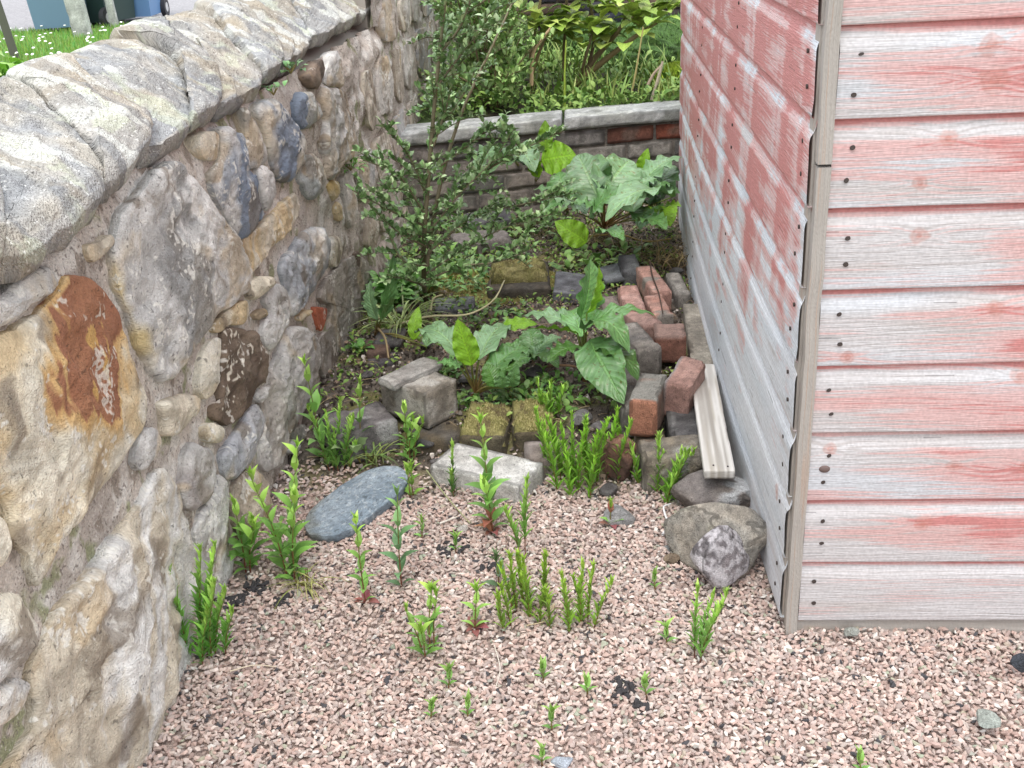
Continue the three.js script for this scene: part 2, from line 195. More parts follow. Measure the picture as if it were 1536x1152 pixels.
// colours of the face, laid out over its own z and y
function stoneColour(s, id, z, y) {
  const sd = id * 13 + 5;
  const wz = z + (vn(z * 18, y * 18, 900) - 0.5) * 0.05, wy = y + (vn(z * 18, y * 18, 901) - 0.5) * 0.05;
  let m = s.streak ? fbm(wz * 26 + wy * 16, wy * 5 - wz * 3, sd, 4) : fbm(wz * 9, wy * 9, sd, 4);
  let c = mix3(s.a, s.b, sst(0.36, 0.66, m));
  const t = fbm(z * 34, y * 34, sd + 3, 3); c = c.map((v) => v * (0.84 + 0.32 * t));
  if (s.bluestreak) c = mix3(c, [104, 118, 138], 0.75 * sst(0.5, 0.62, fbm(z * 7 + y * 3, y * 4, sd + 50, 3)));
  const st = fbm(wz * 12, wy * 12, sd + 61, 4); c = mix3(c, [116, 104, 90], 0.6 * sst(0.6, 0.74, st));
  const oc = fbm(wz * 8, wy * 10, sd + 71, 4); c = mix3(c, [188, 160, 118], 0.4 * sst(0.6, 0.74, oc));
  if (s.yellow) { const [a, b, ra, rb] = s.yellow, d = Math.hypot((wz - a) / ra, (wy - b) / rb) + (fbm(z * 14, y * 14, 33, 3) - 0.5) * 1.1; c = mix3(c, [208, 182, 118], 0.7 * sst(1.05, 0.4, d)); }
  if (s.grey) { const [a, b, ra, rb] = s.grey, d = Math.hypot((wz - a) / ra, (wy - b) / rb) + (fbm(z * 16, y * 16, 35, 4) - 0.5) * 1.6; c = mix3(c, [126, 126, 124], 0.7 * sst(1.0, 0.55, d)); }
  if (s.rust) {
    const [a, b, ra, rb] = s.rust, e = (fbm(z * 26, y * 9, 36, 4) - 0.5), sa = ((z - a) * 0.882 + (y - b) * 0.44) / -0.117, sb = ((z - a) * -0.457 + (y - b) * 1.11) / 0.118, d = Math.pow(Math.pow(Math.abs(sa), 3) + Math.pow(Math.abs(sb), 3), 1 / 3) + e * 0.95;
    c = mix3(c, [198, 156, 96], 0.8 * sst(1.3, 1.0, d)); c = mix3(c, [146, 98, 74], sst(1.02, 0.94, d) * (0.8 + 0.2 * t)); c = mix3(c, [198, 160, 96], 0.9 * sst(0.66, 0.72, fbm(z * 40, y * 16, 39, 3)) * sst(1.1, 0.7, d));
  }
  if (s.flecks) c = mix3(c, [206, 198, 182], sst(0.7, 0.78, vn(z * 110, y * 110, 40) * 0.6 + 0.4 * fbm(z * 18, y * 18, 41)));
  const li = fbm(wz * 22, wy * 22, sd + 81, 4) * 0.7 + 0.3 * vn(z * 160, y * 160, 82); c = mix3(c, [224, 221, 212], 0.75 * sst(0.63, 0.7, li));
  const pit = vn(z * 210, y * 210, 83); if (pit > 0.9) c = c.map((v) => v * 0.74); 
  const gr = 0.93 + 0.14 * vn(z * 420, y * 420, 84); return c.map((v) => v * gr);
}
function mortarColour(z, y) {
  const m = fbm(z * 8, y * 8, 300, 4); let c = mix3([194, 184, 173], [170, 161, 152], sst(0.35, 0.7, m));
  c = mix3(c, [212, 208, 201], 0.8 * sst(0.52, 0.66, fbm(z * 20, y * 20, 305, 4))); c = mix3(c, [128, 116, 104], 0.7 * sst(0.62, 0.74, fbm(z * 26, y * 14, 310, 4)));
  c = mix3(c, [120, 128, 84], 0.6 * sst(0.66, 0.76, fbm(z * 15, y * 15, 315, 4)));
  const g = vn(z * 260, y * 260, 320); c = g > 0.84 ? mix3(c, [98, 90, 84], 0.6) : g < 0.12 ? mix3(c, [222, 218, 210], 0.6) : c;
  return c.map((v) => v * (0.9 + 0.2 * vn(z * 420, y * 420, 84)));
}
function faceTexture(w, h, z0, z1, y0, y1) {
  const id = new Int16Array(w * h).fill(-1);
  wallStones.forEach((s, k) => {
    const L = s.loop; let a0 = 1e9, a1 = -1e9, b0 = 1e9, b1 = -1e9; for (const [a, b] of L) { a0 = Math.min(a0, a); a1 = Math.max(a1, a); b0 = Math.min(b0, b); b1 = Math.max(b1, b); }
    const i0 = Math.max(0, Math.floor((a0 - z0) / (z1 - z0) * w)), i1 = Math.min(w - 1, Math.ceil((a1 - z0) / (z1 - z0) * w)), j0 = Math.max(0, Math.floor((b0 - y0) / (y1 - y0) * h)), j1 = Math.min(h - 1, Math.ceil((b1 - y0) / (y1 - y0) * h));
    for (let j = j0; j <= j1; j++) for (let i = i0; i <= i1; i++) if (inside(L, z0 + (i + 0.5) / w * (z1 - z0), y0 + (j + 0.5) / h * (y1 - y0))) id[j * w + i] = k;
  });
  return makeTex(w, h, (i, j) => { const z = z0 + (i + 0.5) / w * (z1 - z0), y = y0 + (j + 0.5) / h * (y1 - y0), k = id[j * w + i]; return k < 0 ? mortarColour(z, y) : stoneColour(wallStones[k], k, z, y); });
}
// a stone seen on its face: rings from the middle out to the outline, chipped into a few flat facets, then back into the joint
function reliefStone(loop, at, o) {
  const R = rng(o.seed), n = loop.length, rings = o.rings || 18, [cz, cy] = centroid(loop), P = [], A = [], I = [];
  let size = 0; for (const [a, b] of loop) size = Math.max(size, Math.hypot(a - cz, b - cy));
  const facets = []; for (let k = 0; k < 5; k++) { const a = R() * 7, s = 0.1 + R() * 0.5; facets.push([Math.cos(a) * s, Math.sin(a) * s, o.k * (0.75 + 0.6 * R())]); }
  const height = (a, b, d) => {
    let h = o.k; for (const f of facets) h = Math.min(h, f[2] - (a - cz) * f[0] * 0.45 - (b - cy) * f[1] * 0.45);
    h = lerp(h, o.k * 0.7, 0.35);
    const edge = 1 - Math.exp(-d / (o.round || 0.016)), dome = 0.6 * edge + 0.4 * (1 - Math.exp(-d / (size * 0.3)));
    const ridge = 1 - Math.abs(2 * fbm(a * 13 + b * 7, b * 13 - a * 5, o.seed + 5, 3) - 1);
    return Math.max(o.k * 0.2, h) * dome + (fbm(a * 30, b * 30, o.seed, 4) - 0.5) * o.k * 0.55 * edge + (ridge - 0.7) * o.k * 0.6 * edge + (vn(a * 120, b * 120, o.seed + 9) - 0.5) * 0.0035 * edge;
  };
  const put = (a, b, h, out = 0) => { const p = at(a, b, h); P.push(p[0], p[1], p[2]); const L = Math.hypot(a - cz, b - cy) || 1, q = o.inward ? -out - Math.min(0.004, L * 0.05) : out; A.push([a + (a - cz) / L * q, b + (b - cy) / L * q]); };
  put(cz, cy, height(cz, cy, size * 0.7));
  for (let r = 1; r <= rings; r++) {
    const f = 1 - Math.pow(1 - r / rings, 1.35);
    for (let i = 0; i < n; i++) { const a = cz + (loop[i][0] - cz) * f, b = cy + (loop[i][1] - cy) * f, d = (1 - f) * Math.hypot(loop[i][0] - cz, loop[i][1] - cy); put(a, b, height(a, b, d)); }
  }
  const skirt = o.skirt || [[1.0, 0.4], [0.94, 1]];
  for (const [g, q] of skirt) for (let i = 0; i < n; i++) { const f = g + (o.skirt ? (vn(loop[i][0] * 40, loop[i][1] * 40 + q * 5, o.seed + 21) - 0.5) * 0.05 : 0); put(cz + (loop[i][0] - cz) * f, cy + (loop[i][1] - cy) * f, -o.depth * q, o.depth * q); }
  const rr = rings + skirt.length;
  for (let i = 0; i < n; i++) { I.push(0, 1 + i, 1 + (i + 1) % n); }
  for (let r = 0; r < rr - 1; r++) for (let i = 0; i < n; i++) { const a = 1 + r * n + i, b = 1 + r * n + (i + 1) % n, c = a + n, d = b + n; I.push(a, c, d, a, d, b); }
  if (o.flip) for (let i = 0; i < I.length; i += 3) { const t = I[i + 1]; I[i + 1] = I[i + 2]; I[i + 2] = t; }
  const g = new THREE.BufferGeometry(); g.setAttribute('position', new THREE.Float32BufferAttribute(P, 3)); g.setAttribute('uv', new THREE.Float32BufferAttribute(A.flatMap(([a, b]) => o.uv(a, b)), 2)); g.setIndex(I); g.computeVertexNormals(); return g;
}
const stoneWall = thing('stone_wall', 'old rubble stone wall with sloping coping stones beside the gravel', 'stone wall', [WALL_X, 0, -2.7]);
{
  wallStones.forEach((s, i) => { const [, , ar] = centroid(s.p); if (ar < 0) s.p.reverse(); const per = Math.sqrt(Math.abs(ar)); s.size = per; s.loop = smoothLoop(s.p, Math.round(clamp(per * 400, 36, 132)), Math.min(0.007, per * 0.05), i * 3); });
  const near = [-2.6, -0.6, -0.1, 0.9], far = [-6.4, -2.1, -0.1, 1.65], back = [-1.4, 0.95, -0.1, 0.9];
  const mats = [[near, 1600, 800], [far, 1300, 900], [back, 512, 256]].map(([r, w, h]) => { const t = faceTexture(w, h, r[0], r[1], r[2], r[3]); t.wrapS = t.wrapT = THREE.ClampToEdgeWrapping; return std({ map: t, roughness: 0.93, bumpMap: rep(roughBump, (r[1] - r[0]) / 0.22, (r[3] - r[2]) / 0.22), bumpScale: 0.004 }); });
  const regions = [near, far, back], pick = (z) => z > -0.95 ? 2 : z > -2.35 ? 0 : 1;
  const uvOf = (r) => (a, b) => [(a - r[0]) / (r[1] - r[0]), (b - r[2]) / (r[3] - r[2])];
  wallStones.forEach((s, i) => {
    const k = pick(centroid(s.p)[0]);
    const big = s.size > 0.12;
    mesh('stone', reliefStone(s.loop, (a, b, h) => [h, b, a + 2.7], { seed: 50 + i * 7, k: s.k * 0.8, depth: 0.035, rings: big ? 38 : 16, round: 0.0055, inward: true, uv: uvOf(regions[k]), flip: true }), mats[k], stoneWall);
  });
  // mortar between the stones: one rough sheet for each stretch
  for (const [k, z0, z1] of [[1, WALL_N, -2.35], [0, -2.35, -0.95], [2, -0.95, WALL_S]])
    mesh('mortar', grid(k === 0 ? 200 : 260, 120, (u, v) => { const z = lerp(z1, z0, u), y = lerp(-0.1, 0.87, v), rough = sst(-2.5, -3.4, z); return [-0.011 + (fbm(z * 14, y * 14, 700, 4) - 0.5) * lerp(0.016, 0.05, rough) + (vn(z * 90, y * 90, 710) - 0.5) * 0.005 - 0.02 * sst(0.8, 0.87, y), y, z + 2.7]; }, (u, v) => uvOf(regions[k])(lerp(z1, z0, u), lerp(-0.1, 0.87, v))), mats[k], stoneWall);
  mesh('mortar', grid(160, 60, (u, v) => { const z = lerp(TALL, WALL_N, u), y = lerp(0.868, 1.6, v); return [-0.011 + (fbm(z * 14, y * 14, 700, 4) - 0.5) * 0.05 + (vn(z * 90, y * 90, 710) - 0.5) * 0.005, y, z + 2.7]; }, (u, v) => uvOf(far)(lerp(TALL, WALL_N, u), lerp(0.868, 1.6, v))), mats[1], stoneWall);
  mesh('wall_core', new THREE.BoxGeometry(0.56, 1.72, TALL - WALL_N - 0.004).translate(-0.32, 0.745, (TALL + WALL_N) / 2 + 2.7), std({ color: new THREE.Color().setRGB(0.36, 0.33, 0.29) }), stoneWall);
  const prof = new THREE.Shape([[-0.04, -0.1], [-0.04, 0.84], [-0.31, 0.985], [-0.6, 0.84], [-0.6, -0.1]].map((p) => new THREE.Vector2(...p)));
  const core = new THREE.ExtrudeGeometry(prof, { depth: WALL_S - TALL, bevelEnabled: false }); core.translate(0, 0, TALL + 2.7);
  mesh('wall_core', core, std({ color: new THREE.Color().setRGB(0.36, 0.33, 0.29) }), stoneWall);
}
// coping: slabs laid across the top, sloping towards the gravel; each outline is [z, distance up the slope]
const joints = [
  [[-1.162,0.125],[-1.067,0.035],[-1.022,-0.029]], [[-1.447,0.213],[-1.301,0.097],[-1.184,0.021],[-1.095,-0.034]], [[-1.634,0.251],[-1.378,0.084],[-1.29,0.017],[-1.218,-0.035]], [[-1.783,0.283],[-1.767,0.23],[-1.717,0.172],[-1.688,0.129],[-1.657,0.08],[-1.617,0.034],[-1.549,-0.021]],
  [[-2.015,0.296],[-1.981,0.25],[-1.945,0.196],[-1.93,0.145],[-1.916,0.093],[-1.865,0.046],[-1.79,0.018]], [[-2.365,0.336],[-2.376,0.303],[-2.374,0.241],[-2.345,0.187],[-2.209,0.114],[-2.126,0.073],[-2.012,0.015]], [[-2.69,0.36],[-2.522,0.261],[-2.53,0.219],[-2.442,0.152],[-2.368,0.104],[-2.271,0.056],[-2.196,0.023]], [[-2.811,0.372],[-2.641,0.28],[-2.563,0.211],[-2.525,0.158],[-2.449,0.101],[-2.407,0.072],[-2.305,0.022]],
  [[-3.026,0.38],[-2.846,0.267],[-2.686,0.154],[-2.614,0.088],[-2.561,0.035]], [[-3.291,0.39],[-3.152,0.303],[-3.03,0.224],[-2.93,0.154],[-2.866,0.103],[-2.721,0.041]], [[-3.562,0.416],[-3.278,0.28],[-3.196,0.229],[-3.113,0.174],[-3.06,0.123],[-2.857,0.045]], [[-3.874,0.424],[-3.621,0.29],[-3.445,0.214],[-3.315,0.15],[-3.164,0.081]], [[-4.301,0.426],[-3.966,0.264],[-3.803,0.193],[-3.727,0.15],[-3.536,0.079]], [[-4.695,0.442],[-4.309,0.275],[-4.114,0.189],[-4.001,0.137],[-3.87,0.083]], [[-5.062,0.469],[-4.719,0.311],[-4.521,0.223],[-4.343,0.15],[-4.164,0.086]]];
{
  const R = rng(77), n = [0.486, 0.874], s = [-0.874, 0.486];
  const rows = joints.map((j) => j.map(([z, u]) => [z, u < 0.1 ? u + 0.022 * (0.1 - u) / 0.1 : u]));
  let zl = rows[rows.length - 1][rows[rows.length - 1].length - 1][0];
  while (zl > TALL + 0.12) { zl -= lerp(0.14, 0.34, R()); const sk = lerp(-0.1, 0.05, R()), top = 0.33 + R() * 0.04; rows.push([0, 0.25, 0.5, 0.75, 1].map((t) => [zl + sk * (1 - t) + (R() - 0.5) * 0.03, lerp(top, -0.01 - R() * 0.03, t)])); }
  let zr = rows[0][rows[0].length - 1][0]; const pre = [];
  while (zr < WALL_S - 0.1) { zr += lerp(0.16, 0.36, R()); pre.unshift([0, 0.33, 0.66, 1].map((t) => [zr + (R() - 0.5) * 0.03, lerp(0.36, -0.03, t)])); }
  rows.unshift(...pre);
  const tints = [[166, 163, 157], [174, 170, 162], [160, 160, 158], [176, 171, 160], [168, 161, 149], [158, 160, 161]];
  const colour = (id, z, u) => {
    const wz = z + (vn(z * 14, u * 14, 70) - 0.5) * 0.06, wu = u + (vn(z * 14, u * 14, 71) - 0.5) * 0.06, sd = 1000 + id * 11;
    let c = mix3(tints[id % 6], tints[(id + 2) % 6], sst(0.35, 0.65, fbm(wz * 8, wu * 8, sd, 3)));
    c = c.map((v) => v * (0.84 + 0.3 * fbm(wz * 30, wu * 12, sd + 1, 4)));
    c = mix3(c, [120, 122, 125], 0.5 * sst(0.56, 0.68, fbm(wz * 22 + wu * 6, wu * 7, 1502, 4))); c = mix3(c, [164, 147, 118], 0.4 * sst(0.55, 0.7, fbm(wz * 9, wu * 9, 1503, 4)));
    c = mix3(c, [208, 210, 203], 0.7 * sst(0.58, 0.65, fbm(wz * 15, wu * 9, 1504, 5))); c = mix3(c, [196, 202, 176], 0.5 * sst(0.62, 0.72, fbm(wz * 15, wu * 15, 1505, 4)));
    const f = vn(z * 230, u * 230, 1506); if (f > 0.88) c = mix3(c, [236, 236, 230], 0.6); else if (f < 0.1) c = c.map((v) => v * 0.72);
    return c.map((v) => v * (0.92 + 0.16 * vn(z * 430, u * 430, 1507)));
  };
  const polys = []; for (let i = 0; i + 1 < rows.length; i++) polys.push([...rows[i], ...rows[i + 1].slice().reverse()]);
  const loops = polys.map((p, i) => { const [cz, cu, ar] = centroid(p); if (ar < 0) p.reverse(); const L = smoothLoop(p, 120, 0.01, 900 + i); return L.map(([a, b]) => [cz + (a - cz) * (1 - 0.004 / Math.max(0.03, Math.abs(a - cz))), b]); });
  const bands = [[-2.7, -0.5, 1600], [-6.5, -2.3, 1024], [-0.9, 1.4, 384]].map(([z0, z1, w]) => {
    const h = 384, u0 = -0.12, u1 = 0.5, id = new Int16Array(w * h).fill(0);
    polys.forEach((p, k) => { for (let i = 0; i < w; i++) { const z = z0 + (i + 0.5) / w * (z1 - z0); let near = false; for (const q of p) if (Math.abs(q[0] - z) < 0.3) near = true; if (near) for (let j = 0; j < h; j++) if (inside(p, z, u0 + (j + 0.5) / h * (u1 - u0))) id[j * w + i] = k; } });
    const t = makeTex(w, h, (i, j) => colour(id[j * w + i], z0 + (i + 0.5) / w * (z1 - z0), u0 + (j + 0.5) / h * (u1 - u0))); t.wrapS = t.wrapT = THREE.ClampToEdgeWrapping;
    return { m: std({ map: t, roughness: 0.92, bumpMap: rep(roughBump, (z1 - z0) / 0.25, (u1 - u0) / 0.25), bumpScale: 0.006 }), uv: (a, b) => [(a - z0) / (z1 - z0), (b - u0) / (u1 - u0)] };
  });
  loops.forEach((L, i) => {
    const cz = centroid(polys[i])[0], b = bands[cz > -0.8 ? 2 : cz > -2.5 ? 0 : 1], lift = (hash2(i, 3, 5) - 0.4) * 0.026;
    mesh('coping_stone', reliefStone(L, (z, u, h) => { const e = u < 0.02 ? (0.02 - u) * 0.5 : 0, cu = u > 0.24 ? (u - 0.24) * (u - 0.24) * 2.2 : 0, k = h + lift - e - cu; return [-0.735 - WALL_X + s[0] * u + n[0] * k, 0.89 + s[1] * u + n[1] * k, z + 2.7]; }, { seed: 300 + i * 7, k: 0.022, depth: 0.06, skirt: [[1.0, 0.15], [1.0, 0.35], [0.985, 0.6], [0.95, 0.85], [0.88, 1]], rings: 34, round: 0.007, uv: b.uv, flip: true }), b.m, stoneWall);
  });
}
// ---------------------------------------------------------------- ground
{
  const g = grid(300, 340, (u, v) => { const x = lerp(-0.82, 2.6, u), z = lerp(1.0, -4.75, v); return [x, groundY(x, z) - 0.006, z]; });
  paint(g, (p) => {
    const s = sst(-2.12, -2.34, p.z + 0.1 * (fbm(p.x * 6, p.z * 6, 5) - 0.5)), t = fbm(p.x * 30, p.z * 30, 8, 3), m = fbm(p.x * 7, p.z * 7, 12, 3);
    const grit = [190 + 24 * t, 170 + 24 * t, 161 + 22 * t]; let soil = mix3([92, 84, 76], [150, 138, 126], t); soil = mix3(soil, [132, 130, 76], 0.8 * sst(0.5, 0.64, m)); return mix3(grit, soil, s);
  });
  tag(mesh('ground', boxUV(g, 4), std({ vertexColors: true, map: speckle, bumpMap: roughBump, bumpScale: 0.006, roughness: 1 })), 'gravelled yard floor running into dark soil', 'ground', null, 'structure');
  const far = new THREE.PlaneGeometry(160, 160); far.rotateX(-Math.PI / 2); far.translate(0, -0.12, -20);
  tag(mesh('terrain', far, std({ color: new THREE.Color().setRGB(0.16, 0.17, 0.1), roughness: 1 })), 'open ground beyond the yard', 'ground', null, 'structure');
}
function chipGeo(seed, n = 13) { const R = rng(seed), pts = []; for (let i = 0; i < n; i++) { const a = R() * 6.283, z = R() * 2 - 1, r = Math.sqrt(1 - z * z); pts.push(V(Math.cos(a) * r * (0.85 + 0.3 * R()), z * (0.85 + 0.3 * R()), Math.sin(a) * r * (0.85 + 0.3 * R()))); } return new ConvexGeometry(pts); }
function scatter(name, label, geo, mat, list) { // list of {p, s, r, c}
  const m = new THREE.InstancedMesh(geo, mat, list.length), M = new THREE.Matrix4(), q = new THREE.Quaternion(), e = new THREE.Euler(), c = new THREE.Color();
  list.forEach((o, i) => { q.setFromEuler(e.set(o.r[0], o.r[1], o.r[2])); M.compose(o.p, q, o.s); m.setMatrixAt(i, M); m.setColorAt(i, c.setRGB(lin(o.c[0]), lin(o.c[1]), lin(o.c[2]))); });
  m.castShadow = m.receiveShadow = true; m.name = name ? numbered(name) : ''; return m;
}
{
  const R = rng(9001), lists = [[], [], []];
  const tones = [[208, 174, 160], [198, 162, 148], [214, 188, 174], [220, 200, 188], [188, 152, 140], [176, 144, 134], [200, 178, 168], [180, 158, 150], [226, 210, 200], [166, 148, 142]];
  const cell = 0.007;
  for (let z = 0.3; z > -2.42; z -= cell) for (let x = -0.83; x < 2.1; x += cell) {
    const px = x + (R() - 0.5) * cell * 1.3, pz = z + (R() - 0.5) * cell * 1.3;
    if (px > 0.37 && pz < -1.69) continue; if (px > 1.2 && pz > -0.7) continue;
    const thin = sst(-2.02, -2.36, pz + 0.16 * (fbm(px * 5, pz * 5, 61) - 0.5)), bare = sst(0.66, 0.72, fbm(px * 9, pz * 9, 62, 3));
    if (R() < thin * 0.97 || R() < bare * 0.3) continue;
    if (px < -0.66 && pz > -2.2 && pz < -1.75 && R() < 0.55) continue;
    const t = R(); let c = tones[Math.floor(R() * tones.length)], f = 0.88 + 0.2 * R(); c = mix3(c, [192, 182, 175], 0.42).map((v) => v * f);
    if (t < 0.025 + 0.1 * thin) c = [72, 71, 74]; else if (t > 0.97) c = [218, 213, 206]; else if (t > 0.9) c = [160 + 20 * R(), 156 + 16 * R(), 150];
    const l = lerp(0.005, 0.0094, R() * R() + 0.1), w = l * lerp(0.5, 0.85, R()), h = l * lerp(0.35, 0.6, R());
    lists[Math.floor(R() * 3)].push({ p: V(px, groundY(px, pz) + R() * 0.006, pz), s: V(l, h, w), r: [(R() - 0.5) * 1.1, R() * 6.28, (R() - 0.5) * 1.1], c });
  }
  for (const [x, z, n, sp] of [[0.033,0,-1.468, 26, 0.03], [-0.705,0,-1.765, 30, 0.035], [-0.74,0,-1.72, 22, 0.03], [-0.644,0,-1.72, 10, 0.02], [-0.318,0,-1.922, 16, 0.05], [0.059,0,-1.423, 9, 0.015], [-0.225,0,-1.845, 16, 0.03]].map((a) => [a[0], a[2], a[3], a[4]])) for (let i = 0; i < n; i++) { const px = x + (R() + R() - 1) * sp, pz = z + (R() + R() - 1) * sp, l = lerp(0.006, 0.012, R()); lists[0].push({ p: V(px, groundY(px, pz) + 0.006, pz), s: V(l, l * 0.5, l * 0.7), r: [(R() - 0.5), R() * 6.28, (R() - 0.5)], c: [58, 56, 58] }); }
  lists.forEach((l, k) => { const m = scatter('gravel', '', chipGeo(70 + k * 5), std({ roughness: 0.88 }), l); scene.add(tag(m, 'loose pink and buff gravel chippings covering the yard', 'gravel', null, 'stuff')); });
  // crumbs of soil, slate and ash over the bed
  const soil = [], S = rng(555);
  for (let i = 0; i < 15000; i++) { const x = lerp(-0.8, 0.36, S()), z = lerp(-2.12, -4.6, S()); if (z > -2.3 && S() < 0.6) continue; const t = S(), l = lerp(0.003, 0.011, S() * S()); const c = t < 0.4 ? [70, 62, 55] : t < 0.72 ? [112, 104, 96] : t < 0.9 ? [146, 126, 110] : [186, 178, 170]; soil.push({ p: V(x, groundY(x, z) + 0.002, z), s: V(l, l * 0.6, l * 0.8), r: [S(), S() * 6, S()], c: ((f) => c.map((v) => v * f))(0.8 + 0.4 * S()) }); }
  scene.add(tag(scatter('soil_crumbs', '', chipGeo(91), std({ roughness: 1 }), soil), 'dark crumbs of soil and grit between the rubble', 'soil', null, 'stuff'));
}
// ---------------------------------------------------------------- garden shed
const shed = thing('garden_shed', 'timber garden shed with weathered overlapping boards and worn red paint', 'shed', [0.345, 0, -1.665]);
{
  const JY = [0.009, 0.138, 0.267, 0.4, 0.525, 0.658, 0.793, 0.93, 1.066, 1.2, 1.335, 1.47, 1.605, 1.74];
  const LX = 1.7, LZ = 2.545;
  // worn paint: bare silvery wood, pink where the red stain holds on, drawn along each board
  const bare = [199, 197, 198], bare2 = [176, 171, 170], red = [186, 112, 108], pink = [206, 164, 160];
  const row = (y) => { let r = 0; while (r + 1 < JY.length && y >= JY[r + 1]) r++; return r; };
  const knots = [ // x, y from the corner, radius
    [0.22, 0.98, 0.02], [0.165, 0.895, 0.014], [0.14, 0.745, 0.013], [0.045, 0.54, 0.012], [0.13, 0.83, 0.012], [0.21, 1.03, 0.016], [0.27, 0.62, 0.014], [0.24, 0.335, 0.012], [0.2, 0.22, 0.014], [0.33, 0.5, 0.016], [0.36, 0.33, 0.012], [0.03, 0.37, 0.01], [0.5, 0.7, 0.015], [0.62, 0.9, 0.015], [0.55, 0.2, 0.015], [0.7, 0.45, 0.015]];
  const patches = [ // x, y, half length, half height, strength
    [0.3, 0.62, 0.075, 0.022, 1], [0.33, 0.55, 0.05, 0.02, 0.8], [0.24, 0.225, 0.09, 0.012, 1], [0.35, 0.2, 0.09, 0.035, 0.8], [0.34, 0.31, 0.1, 0.02, 0.55], [0.36, 0.45, 0.14, 0.016, 0.55], [0.3, 0.87, 0.12, 0.025, 0.6], [0.2, 0.835, 0.12, 0.014, 0.55], [0.3, 0.72, 0.12, 0.012, 0.6], [0.2, 0.985, 0.14, 0.016, 0.5], [0.27, 1.04, 0.04, 0.02, 0.6], [0.24, 0.36, 0.05, 0.01, 0.6], [0.4, 0.11, 0.1, 0.02, 0.35], [0.05, 0.655, 0.06, 0.006, 0.5], [0.6, 0.75, 0.2, 0.03, 0.8], [0.65, 0.35, 0.2, 0.03, 0.7]];
  const grain = (x, y, r, kn) => {
    let v = y + (fbm(x * 1.3 + r * 7, y * 5, 400 + r, 3) - 0.5) * 0.05, ring = 0;
    for (const k of kn) { const dx = (x - k[0]) * 0.55, dy = y - k[1], d = Math.hypot(dx, dy); if (d < k[2] * 5) { v += Math.sign(dy) * k[2] * 0.8 * Math.exp(-d * d / (k[2] * k[2] * 3)); const rr = Math.hypot((x - k[0]) * 0.85, dy) / k[2] + (vn(x * 90, y * 90, 405) - 0.5) * 0.5; ring = Math.max(ring, sst(1.15, 0.5, rr) * (0.75 + 0.25 * Math.sin(rr * 9))); } }
    const a = 0.5 + 0.5 * Math.sin(v * 900 + 3 * fbm(x * 3, y * 40, 402, 2)), b = vn(x * 6 + r * 31, v * 620, 403), f = vn(x * 14 + r * 17, y * 1100, 404);
    return [0.3 * a + 0.4 * b + 0.3 * f, ring];
  };
  function boardColour(x, y, amount, kn, wood = [bare2, bare]) {
    const r = row(y), v = (y - JY[r]) / (JY[Math.min(r + 1, 13)] - JY[r]), [g, ring] = grain(x, y, r, kn);
    let c = mix3(wood[0], wood[1], sst(0.15, 0.6, g)); c = mix3(c, [180, 172, 168], 0.5 * sst(0.55, 0.75, fbm(x * 3 + r * 3, y * 26, 410, 4))); c = mix3(c, [196, 204, 212], 0.5 * sst(0.45, 0.7, fbm(x * 2.2 - r, y * 14, 411, 3)));
    let m = amount; m += (fbm(x * 5 + r * 5, y * 46, 412, 4) - 0.5) * 0.85 + (g - 0.5) * 0.55;
    m += 0.5 * sst(0.9, 0.965, v); m -= 0.35 * sst(0.7, 0.78, v) * sst(0.9, 0.86, v);
    c = mix3(c, pink, 0.75 * sst(0.34, 0.54, m)); c = mix3(c, red, 0.72 * sst(0.66, 0.9, m)); if (vn(x * 5 + r * 9, y * 700, 415) > 0.965) c = c.map((q) => q * 0.7);
    if (ring) c = mix3(c, [176, 116, 104], ring * (0.35 + 0.5 * g));
    c = c.map((q) => q * (0.95 + 0.1 * vn(x * 300, y * 300, 414))); return c;
  }
  const frontTex = makeTex(800, 1184, (i, j) => {
    const x = i / 800 * 0.9, y = j / 1184 * 1.3; let a = 0.17 + 0.2 * sst(0.1, 0.25, y) + 0.22 * sst(0.05, 0.5, x) * sst(0.05, 0.3, y) + 0.1 * sst(0.6, 1.0, y);
    for (const p of patches) { const d = Math.hypot((x - p[0]) / p[2], (y - p[1]) / p[3]); if (d < 2) a += p[4] * 0.42 * sst(1.6, 0.2, d + (fbm(x * 12, y * 90, 420, 4) - 0.5) * 1.4); }
    return boardColour(x, y, a, knots);
  });
  const sideKnots = []; { const R = rng(31); for (let i = 0; i < 26; i++) sideKnots.push([R() * 2.5, R() * 1.3, 0.012 + R() * 0.01]); }
  const sideTex = makeTex(1280, 800, (i, j) => {
    const x = i / 1280 * 2.56, y = j / 800 * 1.3; // paint survives towards the top and the far end, runs down in streaks
    const drip = fbm(x * 9, y * 1.1, 430, 4), drip2 = vn(x * 28, y * 2.2, 431);
    const a = 0.06 + 0.82 * sst(0.25, 0.85, y + 0.5 * (drip - 0.5) + 0.12 * x) + 0.85 * (drip - 0.5) * sst(0.2, 0.6, y) + 0.3 * (drip2 - 0.5) - 0.25 * sst(0.25, 0, x) * sst(0.95, 0.6, y);
    return boardColour(x + 5, y, a, sideKnots.map((k) => [k[0] + 5, k[1], k[2]]), [[198, 199, 203], [219, 222, 227]]);
  });
  frontTex.wrapS = frontTex.wrapT = sideTex.wrapS = sideTex.wrapT = THREE.MirroredRepeatWrapping;
  const grainBump = makeTex(512, 512, (i, j) => { const v = 255 * (0.5 * vn(i / 40, j / 2.2, 440) + 0.5 * vn(i / 16, j / 1.3, 441)); return [v, v, v]; }, false); grainBump.wrapS = grainBump.wrapT = THREE.MirroredRepeatWrapping;
